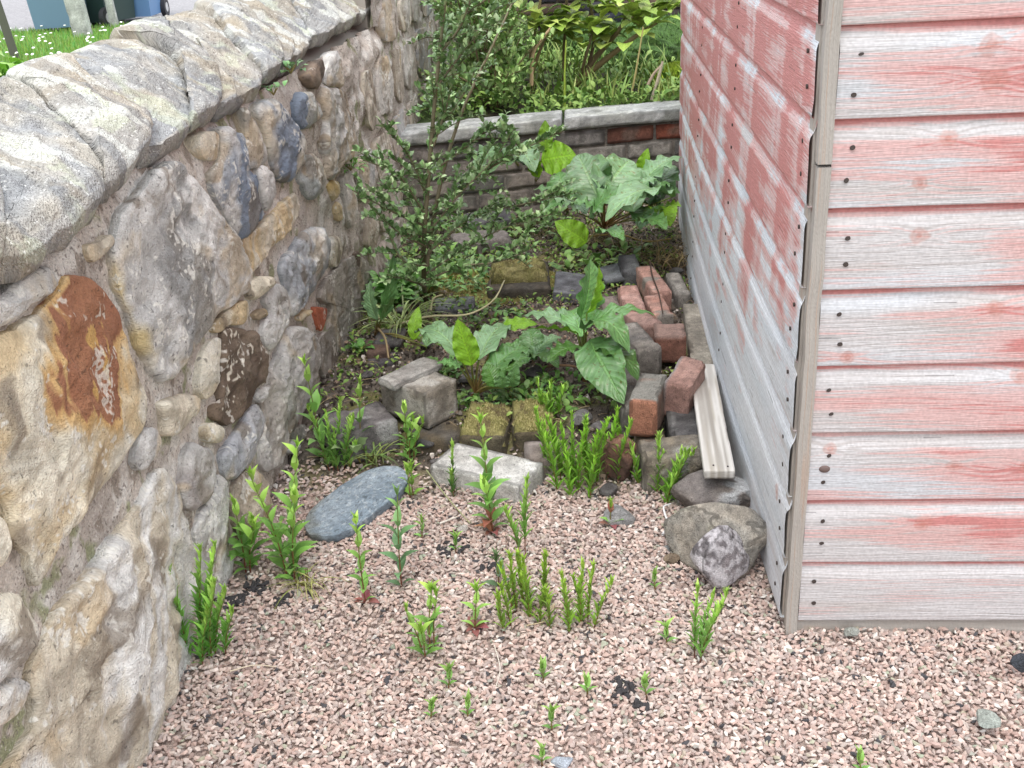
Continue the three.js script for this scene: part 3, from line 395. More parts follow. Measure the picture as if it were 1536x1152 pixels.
  const frontMat = std({ map: frontTex, roughness: 0.78, bumpMap: rep(grainBump, 2.2, 5), bumpScale: 0.0009 }), sideMat = std({ map: sideTex, roughness: 0.72, bumpMap: rep(grainBump, 6, 5), bumpScale: 0.0016 });
  const bareWood = makeTex(256, 1024, (i, j) => { const g = vn(i / 3, j / 60, 450) * 0.5 + 0.5 * fbm(i / 14, j / 120, 451, 4); let c = mix3([150, 144, 137], [184, 179, 172], g); c = mix3(c, [176, 150, 132], 0.5 * sst(0.6, 0.8, fbm(i / 40, j / 200, 453, 3))); return c; });
  const bareMat = std({ map: bareWood, roughness: 0.85, bumpMap: grainBump, bumpScale: 0.001 });
  const nailMat = std({ color: new THREE.Color().setRGB(0.07, 0.055, 0.05), roughness: 0.6, metalness: 0.3 }), nailGeo = new THREE.CylinderGeometry(0.0034, 0.0038, 0.004, 10); nailGeo.rotateX(Math.PI / 2);
  const nailSide = nailGeo.clone(); nailSide.rotateY(Math.PI / 2);
  // profile of a shiplap board: y from its lower edge, n outwards
  const prof = [[0, 0], [0, 0.0125], [0.0012, 0.0145], [0.004, 0.0152], [0.03, 0.015], [0.07, 0.015], [0.098, 0.0148], [0.106, 0.0132], [0.113, 0.0102], [0.122, 0.0072], [0.132, 0.0056], [0.142, 0.005], [0.142, -0.004]];
  function board(r, len, side) {
    const pitch = JY[r + 1] - JY[r], k = pitch / 0.135, n = 40, P = prof.length, pos = [], uv = [], idx = [], R = rng(600 + r + (side ? 50 : 0));
    const warp = (R() - 0.5) * 0.006, cup = (R() - 0.5) * 0.003;
    for (let i = 0; i <= n; i++) {
      let s = i / n * len;
      for (let j = 0; j < P; j++) {
        let y = JY[r] + prof[j][0] * k, d = prof[j][1]; const w = (fbm(s * 3, r * 5.3, side ? 470 : 460, 3) - 0.5);
        if (j < 5) y += w * 0.005; d += w * 0.004 + warp * Math.sin(s * 2) * 0.4 + cup * Math.sin(prof[j][0] * 20);
        let e = s; if (i === 0) e = side ? -0.009 + 0.018 * fbm(y * 40, r, 471, 3) : -0.004; // ragged cut ends
        if (side) { const bow = 0.026 * Math.sin(Math.PI * clamp(s / len)) * clamp(1 - y / 0.9); pos.push(-d - bow, y, -e); } else pos.push(0.02 + e, y, d); uv.push(side ? s / 2.56 : s / 0.9, y / 1.3);
      }
    }
    for (let i = 0; i < n; i++) for (let j = 0; j < P - 1; j++) { const a = i * P + j, b = a + 1, c = a + P, e = c + 1; side ? idx.push(a, b, e, a, e, c) : idx.push(a, e, b, a, c, e); }
    const g = new THREE.BufferGeometry(); g.setAttribute('position', new THREE.Float32BufferAttribute(pos, 3)); g.setAttribute('uv', new THREE.Float32BufferAttribute(uv, 2)); g.setIndex(idx); g.computeVertexNormals();
    return g;
  }
  for (let r = 0; r < 13; r++) {
    const f = mesh('front_board', board(r, LX, false), frontMat, shed), R = rng(800 + r);
    for (const t of [0.3, 0.68]) for (const x of [0.045, 0.85, 1.6]) { const m = mesh('nail', nailGeo, nailMat, f); m.position.set(x + (R() - 0.5) * 0.014, lerp(JY[r], JY[r + 1], t) + (R() - 0.5) * 0.01, 0.0155); m.rotation.z = R(); m.scale.set(1.2, 0.6 + R() * 0.5, 1); }
    const s = mesh('side_board', board(r, LZ, true), sideMat, shed);
    for (const t of [0.3, 0.68]) for (const z of [0.05, 0.9, 1.7]) { const m = mesh('nail', nailSide, nailMat, s), y = lerp(JY[r], JY[r + 1], t), zz = z + (R() - 0.5) * 0.02; m.position.set(-0.0155 - 0.026 * Math.sin(Math.PI * zz / LZ) * clamp(1 - y / 0.9), y, -zz); }
  }
  // a rusty bolt head, the corner batten, the floor bearers and the far walls and roof
  const bolt = mesh('bolt_head', new THREE.SphereGeometry(0.009, 16, 8), std({ color: new THREE.Color().setRGB(0.17, 0.12, 0.11), roughness: 0.7, metalness: 0.3 }), shed); bolt.scale.set(1.1, 0.8, 0.5); bolt.position.set(0.042, 0.332, 0.016);
  const bat = (w, h, d, x, y, z, name, mat, seed) => { const g = new THREE.BoxGeometry(w, h, d, 2, 40, 2), p = g.attributes.position; for (let i = 0; i < p.count; i++) { const k = (fbm(p.getY(i) * 14, p.getX(i) * 30, seed, 3) - 0.5) * 0.004; p.setX(i, p.getX(i) + k); p.setZ(i, p.getZ(i) + k); } g.computeVertexNormals(); const m = mesh(name, g, mat, shed); m.position.set(x, y, z); return m; };
  mesh('corner_stud', new THREE.BoxGeometry(0.034, 1.76, 0.034), bareMat, shed).position.set(0.0065, 0.88, -0.0195);
  bat(0.021, 0.9, 0.024, 0.004, 0.41, 0.01, 'corner_batten', bareMat, 480);
  bat(0.021, 0.92, 0.024, 0.0035, 1.325, 0.0105, 'corner_batten', bareMat, 481);
  const bear = new THREE.BoxGeometry(LX - 0.01, 0.07, 0.04, 40, 2, 2); boxUV(bear, 1); { const u = bear.attributes.uv; for (let i = 0; i < u.count; i++) u.setXY(i, u.getY(i) * 4, u.getX(i) * 1.2); }
  mesh('floor_bearer', bear, bareMat, shed).position.set(0.012 + LX / 2, -0.027, -0.013);
  const bear2 = new THREE.BoxGeometry(0.04, 0.1, LZ - 0.06, 2, 2, 30); mesh('floor_bearer', bear2, bareMat, shed).position.set(0.03, -0.05, -0.05 - LZ / 2);
  const wallMat = std({ color: new THREE.Color().setRGB(0.4, 0.3, 0.27), roughness: 0.9 });
  mesh('rear_wall', new THREE.BoxGeometry(LX, 1.76, 0.02), wallMat, shed).position.set(0.02 + LX / 2, 0.89, -LZ - 0.001);
  mesh('far_side_wall', new THREE.BoxGeometry(0.02, 1.76, LZ - 0.04), wallMat, shed).position.set(0.01 + LX, 0.888, -LZ / 2 - 0.002);
  for (const s of [-1, 1]) { const g = new THREE.BoxGeometry(LX / 2 + 0.12, 0.02, LZ + 0.16); const m = mesh('roof_panel', g, std({ color: new THREE.Color().setRGB(0.08, 0.08, 0.085), roughness: 0.95 }), shed); m.rotation.z = -s * 0.35; m.position.set(0.02 + LX / 2 + s * (LX / 4 + 0.02), 1.945, -LZ / 2); }
  const gable = new THREE.Shape([new THREE.Vector2(0.02, 1.755), new THREE.Vector2(LX, 1.755), new THREE.Vector2(LX / 2 + 0.01, 2.06)]), gg = new THREE.ExtrudeGeometry(gable, { depth: 0.012, bevelEnabled: false }); mesh('gable_panel', gg, wallMat, shed).position.set(0, 0, -0.002);
}
// ---------------------------------------------------------------- low brick wall with concrete coping, raised bed, brick wall behind
const lowFront = (x) => -4.44 - 0.335 * (x + 0.13) + 0.16 * (x + 0.13) * (x + 0.13) * (x > -0.13 ? 1 : -0.2);
function curved(x0, x1, f0, f1, y0, y1, seed, rough = 0.004, round = 0.006) { // a block that follows the curve of the low wall
  const g = wornBox(x1 - x0, y1 - y0, f1 - f0, seed, { round, rough, seg: 0.014 }), p = g.attributes.position, xm = (x0 + x1) / 2, fm = (f0 + f1) / 2, ym = (y0 + y1) / 2;
  for (let i = 0; i < p.count; i++) { const x = p.getX(i) + xm; p.setXYZ(i, x, p.getY(i) + ym, lowFront(x) - (fm - p.getZ(i))); } g.computeVertexNormals(); return g;
}
function wornBox(l, h, w, seed, o = {}) { // box with rounded, chipped edges
  const seg = o.seg || 0.012, n = (v) => clamp(Math.round(v / seg), 2, 40);
  let g = new THREE.BoxGeometry(l, h, w, n(l), n(h), n(w)); g.deleteAttribute('uv'); g.deleteAttribute('normal'); g = mergeVertices(g, 1e-5);
  const p = g.attributes.position, e = [l / 2, h / 2, w / 2], rough = o.rough ?? 0.004, s = seed * 3.7;
  for (let i = 0; i < p.count; i++) {
    const v = [p.getX(i), p.getY(i), p.getZ(i)], k = fbm3(v[0] * 18 + s, v[1] * 18, v[2] * 18, seed, 3), r = Math.min((o.round ?? 0.008) * (0.4 + 2.2 * k * k + 3 * sst(0.62, 0.75, k)), Math.min(...e) * 0.9);
    const q = v.map((c, a) => clamp(c, -(e[a] - r), e[a] - r)), d = v.map((c, a) => c - q[a]), L = Math.hypot(...d);
    let nx = v; if (L > 1e-6) nx = q.map((c, a) => c + d[a] / L * r);
    const f = (fbm3(v[0] * 30 + s, v[1] * 30, v[2] * 30, seed + 4, 3) - 0.5) * rough * 2, big = (fbm3(v[0] * 9 + s, v[1] * 9, v[2] * 9, seed + 8, 2) - 0.5) * rough * 2.4, m = Math.hypot(...nx) || 1;
    p.setXYZ(i, nx[0] + nx[0] / m * (f + big), nx[1] + nx[1] / m * (f + big), nx[2] + nx[2] / m * (f + big));
  }
  g.computeVertexNormals(); return g;
}
const blockMat = std({ vertexColors: true, map: rep(speckle, 4.5, 4.5), bumpMap: rep(roughBump, 5, 5), bumpScale: 0.003, roughness: 0.93 });
function weather(geo, a, b, seed, extra) { // two tones in patches, and whatever else grew or stuck on
  paint(geo, (p, n) => { let c = mix3(a, b, sst(0.35, 0.65, fbm3(p.x * 22 + seed, p.y * 22, p.z * 22, seed, 3))); c = c.map((v) => v * (0.85 + 0.3 * vn3(p.x * 70, p.y * 70, p.z * 70, seed + 2))); if (extra) c = extra(p, n, c); return c; });
  return boxUV(geo, 1);
}
const lowWall = thing('low_brick_wall', 'low curved brick wall capped with concrete slabs behind the dock leaves', 'garden wall', [0, 0, 0]);
{
  const R = rng(88);
  for (const [a, b] of [[-0.79, -0.135], [-0.125, 0.53], [0.54, 1.2]])
    mesh('coping_slab', weather(curved(a, b, -0.02, 0.2, 0.388, 0.44, Math.round(a * 50) + 60, 0.004, 0.009), [204, 206, 204], [178, 180, 178], 5, (p, n, c) => mix3(mix3(c, [206, 208, 200], 0.7 * sst(0.56, 0.66, fbm3(p.x * 16, p.y * 16, p.z * 16, 91, 3))), [124, 126, 118], 0.5 * sst(0.6, 0.7, fbm3(p.x * 9, p.y * 9, p.z * 9, 92, 3)))), blockMat, lowWall);
  const dark = [[178, 168, 160], [166, 162, 158], [180, 170, 160], [172, 164, 158], [186, 180, 172]], reds = [[182, 106, 84], [156, 104, 88]];
  let y = 0.376;
  for (let r = 0; r < 6; r++) {
    let x = -0.8 + (r % 2 ? 0.09 : 0); const h = 0.063;
    while (x < 1.15) {
      let w = lerp(0.2, 0.225, R()); const isRed = (r === 0 && x > 0.02 && x < 0.5), c = isRed ? reds[x > 0.2 ? 0 : 1] : dark[Math.floor(R() * 5)];
      mesh('brick', weather(curved(x, x + w - 0.01, 0, 0.1, y - h, y, r * 20 + Math.round(x * 30) + 100, 0.003, 0.005), c, c.map((v) => v * 0.78), r * 9 + 3, (p, n, k) => mix3(k, [120, 120, 112], 0.5 * sst(0.56, 0.68, fbm3(p.x * 14, p.y * 14, p.z * 14, 95, 3)))), blockMat, lowWall);
      x += w;
    }
    y -= h + 0.01;
  }
  mesh('mortar', weather(curved(-0.8, 1.15, 0.007, 0.19, -0.1, 0.386, 3, 0.001, 0.002), [156, 150, 142], [136, 130, 122], 8), blockMat, lowWall);
}
{ // soil of the raised bed
  const g = grid(90, 90, (u, v) => { const x = lerp(-0.95, 2.6, u), z = lerp(lowFront(x) - 0.16, -8.2, v); return [x, 0.4 + (fbm(x * 4, z * 4, 120, 3) - 0.4) * 0.09, z]; });
  paint(g, (p) => { const t = fbm(p.x * 14, p.z * 14, 121, 3); return mix3(mix3([58, 50, 40], [92, 80, 62], t), [88, 118, 56], 0.85 * sst(0.4, 0.6, fbm(p.x * 5, p.z * 5, 122, 3))); });
  tag(mesh('bed_soil', boxUV(g, 4), std({ vertexColors: true, map: speckle, bumpMap: roughBump, bumpScale: 0.01 })), 'mossy soil of the raised bed behind the low wall', 'soil', null, 'structure');
}
const backWall = thing('brick_wall', 'dark weathered brick wall at the back of the raised bed', 'brick wall', [0, 0.3, -7.7]);
{
  const R = rng(123), tones = [[96, 82, 74], [74, 72, 80], [112, 92, 78], [86, 76, 72], [58, 62, 76], [130, 112, 94]];
  mesh('mortar', weather(new THREE.BoxGeometry(3.4, 1.9, 0.2, 40, 14, 1).translate(0.3, 0.9, -0.112), [140, 132, 122], [116, 108, 98], 6), blockMat, backWall);
  const gs = [0, 1, 2].map((k) => [0, 1].map((j) => wornBox(0.214, 0.064, 0.03, 200 + k * 2 + j, { seg: 0.03, round: 0.005, rough: 0.003 })));
  const pool = tones.flatMap((c, i) => [0, 1].map((j) => weather(gs[i % 3][j].clone(), c, c.map((v) => v * 0.75), i * 5 + j)));
  for (let r = 0; r < 20; r++) for (let k = 0; k < 14; k++) { const m = mesh('brick', pool[Math.floor(R() * pool.length)], blockMat, backWall); m.position.set(-1.25 + k * 0.225 + (r % 2) * 0.11, 0.06 + r * 0.075, 0.0); }
}
// ---------------------------------------------------------------- the green and the road beyond the stone wall
{
  const lawn = grid(60, 60, (u, v) => { const x = lerp(-1.36, -14, u), z = lerp(2, -11.2, v); return [x, 0.3 + (fbm(x * 2, z * 2, 130, 2) - 0.5) * 0.05, z]; });
  paint(lawn, (p) => mix3([104, 138, 66], [138, 166, 92], fbm(p.x * 6, p.z * 6, 131, 3)));
  tag(mesh('lawn', boxUV(lawn, 1), std({ vertexColors: true, roughness: 1 })), 'mown grass beyond the stone wall', 'lawn', null, 'structure');
  const road = grid(30, 30, (u, v) => [lerp(-1.36, -40, u), 0.3, lerp(-11.2, -60, v)]); paint(road, (p) => { const t = fbm(p.x * 3, p.z * 3, 132, 3); return [150 + 30 * t, 148 + 30 * t, 150 + 30 * t]; });
  tag(mesh('road', boxUV(road, 2), std({ vertexColors: true, map: speckle, roughness: 0.95 })), 'pale grey road behind the bins', 'road', null, 'structure');
  const R = rng(140), bl = [], da = [];
  const blade = new THREE.BufferGeometry(); blade.setAttribute('position', new THREE.Float32BufferAttribute([-0.5, 0, 0, 0.5, 0, 0, 0.25, 0.6, 0.12, -0.25, 0.6, 0.12, 0, 1, 0.4], 3)); blade.setIndex([0, 1, 2, 0, 2, 3, 3, 2, 4]); blade.computeVertexNormals();
  for (let i = 0; i < 16000; i++) { const z = lerp(-6.5, -11.2, R()), x = z * lerp(0.42, 0.62, R()); bl.push({ p: V(x, 0.3, z), s: V(0.008, 0.03 + 0.045 * R(), 0.04), r: [0, R() * 6.28, 0], c: [96 + 50 * R(), 140 + 40 * R(), 60 + 30 * R()] }); }
  const gm = std({ side: THREE.DoubleSide, roughness: 0.8 }); scene.add(tag(scatter('lawn_grass', '', blade, gm, bl), 'short green grass blades of the lawn', 'grass', null, 'stuff'));
  for (let i = 0; i < 130; i++) { const z = lerp(-7.5, -10.9, R()), x = z * lerp(0.42, 0.62, R()); da.push({ p: V(x, 0.365 + 0.02 * R(), z), s: V(0.014, 0.006, 0.014), r: [0.3 * R(), R() * 6, 0.3 * R()], c: [246, 246, 240] }); }
  scene.add(tag(scatter('daisies', '', new THREE.SphereGeometry(1, 8, 5), std({ roughness: 0.7 }), da), 'white daisies sprinkled over the lawn', 'daisies', null, 'stuff'));
}
function wheelieBin(px, label, col, turn) {
  const t = thing('wheelie_bin', label, 'bin', px, turn), m = std({ color: new THREE.Color().setRGB(...col), roughness: 0.55 }), dk = std({ color: new THREE.Color().setRGB(0.03, 0.03, 0.035), roughness: 0.7 });
  const b = new THREE.BoxGeometry(0.56, 0.9, 0.6, 8, 10, 8), p = b.attributes.position; for (let i = 0; i < p.count; i++) { const k = 0.8 + 0.2 * (p.getY(i) / 0.9 + 0.5); p.setX(i, p.getX(i) * k); p.setZ(i, p.getZ(i) * k); } b.translate(0, 0.5, 0); b.computeVertexNormals(); mesh('body', b, m, t);
  const rim = new THREE.BoxGeometry(0.6, 0.05, 0.64); rim.translate(0, 0.955, 0); mesh('rim', rim, m, t);
  const lid = grid(10, 10, (u, v) => [lerp(0.31, -0.31, u), 0.985 + 0.07 * Math.sin(Math.PI * u) * Math.sin(Math.PI * clamp(v * 0.9 + 0.1)), lerp(-0.34, 0.35, v)]); mesh('lid', lid, m, t);
  const h = tube([V(-0.24, 0.97, -0.32), V(-0.2, 0.99, -0.38), V(0.2, 0.99, -0.38), V(0.24, 0.97, -0.32)], 0.014, 0.014, 8); mesh('handle', h, dk, t);
  for (const s of [-1, 1]) { const w = new THREE.CylinderGeometry(0.1, 0.1, 0.05, 24); w.rotateZ(Math.PI / 2); w.translate(s * 0.25, 0.1, -0.26); const wm = mesh('wheel', w, dk, t); const hb = new THREE.CylinderGeometry(0.05, 0.05, 0.054, 16); hb.rotateZ(Math.PI / 2); hb.translate(s * 0.25, 0.1, -0.26); mesh('hub', hb, std({ color: new THREE.Color().setRGB(0.5, 0.5, 0.5), roughness: 0.6 }), wm); }
}
wheelieBin([-5.387,0.3,-11.098], 'blue grey wheelie bin on the road edge behind the widest white post', [0.14, 0.23, 0.34], 0.2);
wheelieBin([-4.977,0.3,-11.981], 'bright blue wheelie bin between two pale posts beyond the wall', [0.12, 0.24, 0.44], 0.1);
wheelieBin([-5.144,0.3,-11.505], 'dark green wheelie bin in the gap between the two blue bins', [0.025, 0.05, 0.045], 2.9);
function post(px, w, h, col, label, lean, name = 'fence_post') {
  const t = thing(name, label, 'post', px), m = std({ color: new THREE.Color().setRGB(...col), roughness: 0.8 }); t.rotation.z = lean;
  mesh('shaft', weather(wornBox(w, h, w * 0.8, 7, { seg: 0.06, round: 0.006, rough: 0.002 }).translate(0, h / 2 - 0.05, 0), col.map((c) => 255 * Math.pow(c, 0.45)), col.map((c) => 240 * Math.pow(c, 0.45)), 4), blockMat, t);
  const c = new THREE.ConeGeometry(w * 0.8, w * 0.5, 4); c.rotateY(Math.PI / 4); c.translate(0, h - 0.05 + w * 0.25, 0); mesh('cap', c, m, t);
}
post([-4.832,0.3,-10.303], 0.15, 1.1, [0.66, 0.66, 0.64], 'wide white painted post standing in the lawn edge', 0.07);
post([-4.871,0.3,-11.133], 0.075, 1.1, [0.68, 0.68, 0.66], 'narrow white post beside the dark green bin', 0.05);
post([-5.039,0.3,-11.729], 0.06, 1.1, [0.36, 0.36, 0.37], 'slim grey post close against the bright blue bin', 0.03);
post([-5.037,0.3,-12.607], 0.12, 1.1, [0.64, 0.64, 0.62], 'white post on the stone wall side of the bright blue bin', 0.02);
{
  const t = thing('tree_stake', 'thin dark stake standing in the lawn over the wall', 'stake', [-4.613,0.3,-8.574]);
  mesh('shaft', tube([V(0, -0.05, 0), V(-0.06, 0.5, 0), V(-0.13, 1.1, -0.02)], 0.035, 0.03, 8), std({ color: new THREE.Color().setRGB(0.1, 0.1, 0.08) }), t);
  mesh('tie', new THREE.TorusGeometry(0.04, 0.008, 6, 16).rotateX(Math.PI / 2).translate(-0.1, 0.8, 0), std({ color: new THREE.Color().setRGB(0.05, 0.05, 0.05) }), t);
}
// ---------------------------------------------------------------- rubble on the bed
const lichen = (seed, col = [216, 216, 208], f = 24, lo = 0.54) => (p, n, c) => mix3(c, col, 0.85 * sst(lo, lo + 0.09, fbm3(p.x * f + seed, p.y * f, p.z * f, seed, 4)));
const MOSS = [150, 142, 78], MOSS2 = [118, 116, 62];
function slab(name, label, cat, [pos, yaw, lb, la], th, a, b, o = {}) { // pos is the middle of its top face
  const sd = Math.round(Math.abs(pos[0] * 131 + pos[2] * 57)) + 10, g = wornBox(o.l || lb, th, o.w || la, sd, { round: o.round ?? 0.005, rough: o.rough ?? 0.003, seg: o.seg || 0.011 }); g.translate(0, th / 2, 0);
  const t = thing(name, label, cat, [pos[0], pos[1] - th, pos[2]], yaw, o.group); t.rotation.order = 'YXZ'; t.rotation.x = o.tx || 0; t.rotation.z = o.tz || 0;
  mesh(o.part || 'block', weather(g, a, b, sd, o.extra), blockMat, t); return t;
}
const MORT = [150, 148, 140], BRICK = [188, 138, 120], BRICKD = [152, 92, 72], CONC = [178, 174, 166], CONCD = [158, 153, 143], SLATE = [122, 125, 127], SLATED = [84, 84, 87];
{
  const t = slab('concrete_block', 'large broken concrete block with a mortar ridge along its top', 'block', [[-0.464,0.155,-2.469],0.906,0.112,0.173], 0.1, [172, 166, 156], [140, 132, 120], { round: 0.003, rough: 0.0022, extra: lichen(4, [202, 198, 190], 20, 0.52) });
  const rg = wornBox(0.17, 0.022, 0.075, 44, { round: 0.012, rough: 0.008, seg: 0.008 }); rg.translate(0.0, 0.103, -0.03); mesh('mortar_ridge', weather(rg, [186, 184, 178], [160, 156, 150], 46), blockMat, t);
}
slab('paving_brick', 'pale grey concrete brick lying tilted in the gravel among weeds', 'brick', [[-0.268,0.05,-2.203],1.103,0.118,0.245], 0.06, [222, 221, 217], [206, 204, 198], { round: 0.003, rough: 0.0014, tz: 0.03 });
slab('grey_brick', 'dark grey brick at the wall end of the edging behind the blue slate', 'brick', [[-0.607,0.09,-2.378],0.518,0.163,0.137], 0.09, [141, 136, 134], [108, 103, 103], { extra: lichen(9, [176, 176, 174], 16, 0.58) });
slab('stone_slab', 'dark damp slab wedged under the large broken concrete block', 'slab', [[-0.421,0.05,-2.394],0.133,0.133,0.123], 0.06, [99, 94, 87], [112, 100, 80], {});
function mossTop(t, l, w, y, seed, n = 1500, lump = 0.016) { // a cushion of moss and its fine tufts
  const R = rng(seed), h = (x, z) => { const e = Math.min(l / 2 - Math.abs(x), w / 2 - Math.abs(z)); return y + lump * sst(-0.005, 0.02, e + (fbm(x * 40, z * 40, seed, 2) - 0.5) * 0.02) + (fbm(x * 36, z * 36, seed + 1, 4) - 0.5) * lump * 1.4; };
  const g = grid(34, 34, (u, v) => { const x = lerp(l / 2, -l / 2, u), z = lerp(-w / 2, w / 2, v); return [x, h(x, z) - (Math.min(u, 1 - u, v, 1 - v) < 0.01 ? lump + 0.01 : 0), z]; });
  paint(g, (p) => mix3(MOSS2, [180, 170, 120], fbm(p.x * 50 + seed, p.z * 50, seed, 3))); mesh('moss', boxUV(g, 3), std({ vertexColors: true, map: speckle, bumpMap: roughBump, bumpScale: 0.006, roughness: 1 }), t);
  const cone = new THREE.ConeGeometry(0.5, 1, 4, 1, true), list = [];
  for (let i = 0; i < n; i++) { const x = (R() - 0.5) * l, z = (R() - 0.5) * w, k = R(); if (fbm(x * 26, z * 26, seed + 3, 3) < 0.4 || Math.hypot(x / l * 2, z / w * 2) > 1.1) continue; list.push({ p: V(x, h(x, z) + 0.002, z), s: V(0.003, 0.004 + 0.006 * R(), 0.003), r: [(R() - 0.5), R() * 6, (R() - 0.5)], c: mix3(mix3(MOSS2, [196, 186, 134], k), [110, 96, 72], 0.8 * sst(0.55, 0.68, fbm(x * 30, z * 30, seed + 9, 2))) }); }
  const m = scatter('', '', cone, std({ roughness: 1, side: THREE.DoubleSide }), list); m.name = 'moss_tufts'; m.userData.kind = 'stuff'; t.add(m);
}
for (const [b, lb, n] of [[[[-0.283,0.07,-2.391],-0.07,0.117,0.171], 'yellow moss covered paving block next to the broken concrete block', 3], [[[-0.169,0.07,-2.405],0.099,0.105,0.168], 'yellow moss covered paving block beside the upright weeds', 4]]) { const t = slab('mossy_block', lb, 'block', b, 0.075, [110, 100, 78], [101, 94, 77], { round: 0.012 }); mossTop(t, b[2] * 0.98, b[3] * 0.98, 0.075, n); }
slab('grey_brick', 'pale worn brick half hidden by the tallest clump of bright weeds', 'brick', [[-0.139,0.05,-2.269],0.13,0.083,0.097], 0.06, [168, 158, 152], [140, 128, 120], {});
slab('stone_block', 'squared grey brown stone block under the end of the plank', 'stone', [[0.171,0.09,-2.2],0.076,0.152,0.122], 0.1, [150, 140, 122], [132, 125, 115], { round: 0.014, rough: 0.007, extra: lichen(12, [190, 190, 184], 15, 0.58) });
const faceCol = (end, top) => (p, n, c) => { const k = fbm3(p.x * 25, p.y * 25, p.z * 25, 51, 3); if (n.z > 0.6) return mix3(c, end, 0.92); if (n.y > 0.6 || n.x < -0.6) return mix3(c, top, sst(0.3, 0.5, k + 0.15)); return c; };
slab('brick', 'red brick with a clean orange end facing out and mortar on top', 'brick', [[0.121,0.165,-2.372],-0.217,0.069,0.166], 0.1, [140, 112, 96], [141, 122, 110], { extra: faceCol([192, 134, 108], MORT), round: 0.005 });
slab('mortar_lump', 'lump of grey mortared rubble leaning against the orange ended brick', 'rubble', [[0.073,0.12,-2.425],0.109,0.057,0.146], 0.09, [142, 140, 134], [132, 129, 122], { round: 0.016, rough: 0.007 });
slab('brick', 'pinkish brick on edge tipped against the shed boards', 'brick', [[0.21,0.175,-2.448],-0.384,0.067,0.21], 0.1, [198, 160, 148], [178, 140, 128], { tz: -0.1, tx: 0.1, l: 0.068, w: 0.14, round: 0.004, rough: 0.003, extra: (p, n, c) => n.x < -0.5 ? mix3(c, [151, 153, 153], 0.9) : c });
slab('concrete_block', 'smooth grey concrete block in the brick heap beside the dock leaves', 'block', [[0.102,0.165,-2.705],0.3,0.078,0.198], 0.1, [164, 158, 150], [136, 130, 124], { round: 0.006 });
slab('brick', 'red brick with pink mortared top between the concrete block and the shed', 'brick', [[0.199,0.15,-2.783],-0.028,0.088,0.112], 0.08, [160, 112, 96], [142, 100, 86], { extra: (p, n, c) => n.y > 0.5 ? mix3(c, [166, 140, 130], 0.85) : c });
slab('brick', 'pale pink brick lying farthest back in the heap with a twig across it', 'brick', [[0.18,0.13,-3.284],0.171,0.06,0.273], 0.07, [214, 172, 158], [196, 152, 138], { extra: lichen(22, MORT, 20, 0.6) });
slab('brick', 'pale pink brick joined end to end with the one under the twig', 'brick', [[0.183,0.13,-3.042],0.137,0.059,0.185], 0.075, [212, 170, 156], [190, 142, 126], { extra: lichen(23, MORT, 18, 0.6) });
slab('brick', 'pale pink brick standing alone next to the dock stem', 'brick', [[0.104,0.13,-3.117],0.082,0.064,0.219], 0.08, [212, 172, 160], [188, 146, 134], {});
slab('grey_brick', 'dark sooty brick under the tipped pinkish brick', 'brick', [[0.21,0.09,-2.341],0.033,0.088,0.179], 0.1, [108, 106, 106], [77, 75, 75], { extra: lichen(31, [153, 153, 151], 20, 0.6) });
slab('kerb_stone', 'long grey kerb stone lying below the cotoneaster sprays', 'kerb', [[-0.439,0.11,-3.898],0.295,0.21,0.148], 0.07, [146, 140, 136], [139, 132, 129], { round: 0.012, rough: 0.006 });
slab('stone_slab', 'flat dark slab beneath the bending pale stalk', 'slab', [[-0.467,0.07,-3.262],0.11,0.133,0.122], 0.03, SLATE, SLATED, { rough: 0.004 });
{ const t = slab('mossy_slab', 'big tilted slab with yellow moss beside the upright dock', 'slab', [[-0.268,0.09,-3.482],0.079,0.214,0.321], 0.06, [118, 108, 92], [94, 89, 80], { round: 0.02, rough: 0.008 }); mossTop(t, 0.2, 0.2, 0.056, 6, 1900, 0.03); }
slab('stone_slab', 'bare blue grey slab between the moss and the dock', 'slab', [[-0.088,0.09,-3.381],-0.006,0.115,0.222], 0.04, [132, 134, 139], [103, 103, 108], { tz: -0.1 });
slab('stone_slab', 'thin grey slate piece behind the pink bricks', 'slate', [[0.061,0.1,-3.462],0.17,0.091,0.143], 0.02, SLATE, [141, 146, 151], { tz: 0.15 });
slab('stone_slab', 'upright dark slate shard behind the pink bricks', 'slate', [[0.108,0.13,-3.467],0.094,0.063,0.131], 0.07, SLATED, SLATE, { tx: 0.2 });
slab('stone_slab', 'flat grey slate by the foot of the stone wall', 'slate', [[-0.63,0.08,-2.968],0.001,0.086,0.111], 0.025, [132, 129, 127], [108, 106, 106], { tz: 0.08 });
slab('stone_slab', 'small reddish slab touching the stone wall foot', 'slab', [[-0.659,0.07,-2.914],0.198,0.071,0.117], 0.04, [142, 112, 98], [116, 96, 86], {});
slab('stone_slab', 'dark slab tucked below the flat slate at the wall foot', 'slab', [[-0.636,0.05,-2.862],0.163,0.092,0.09], 0.03, [113, 108, 110], [92, 89, 92], {});
slab('stone_slab', 'grey slab behind the long kerb stone', 'slab', [[-0.433,0.1,-4.207],0.139,0.182,0.173], 0.05, [141, 139, 141], [115, 113, 115], { tz: 0.05 });

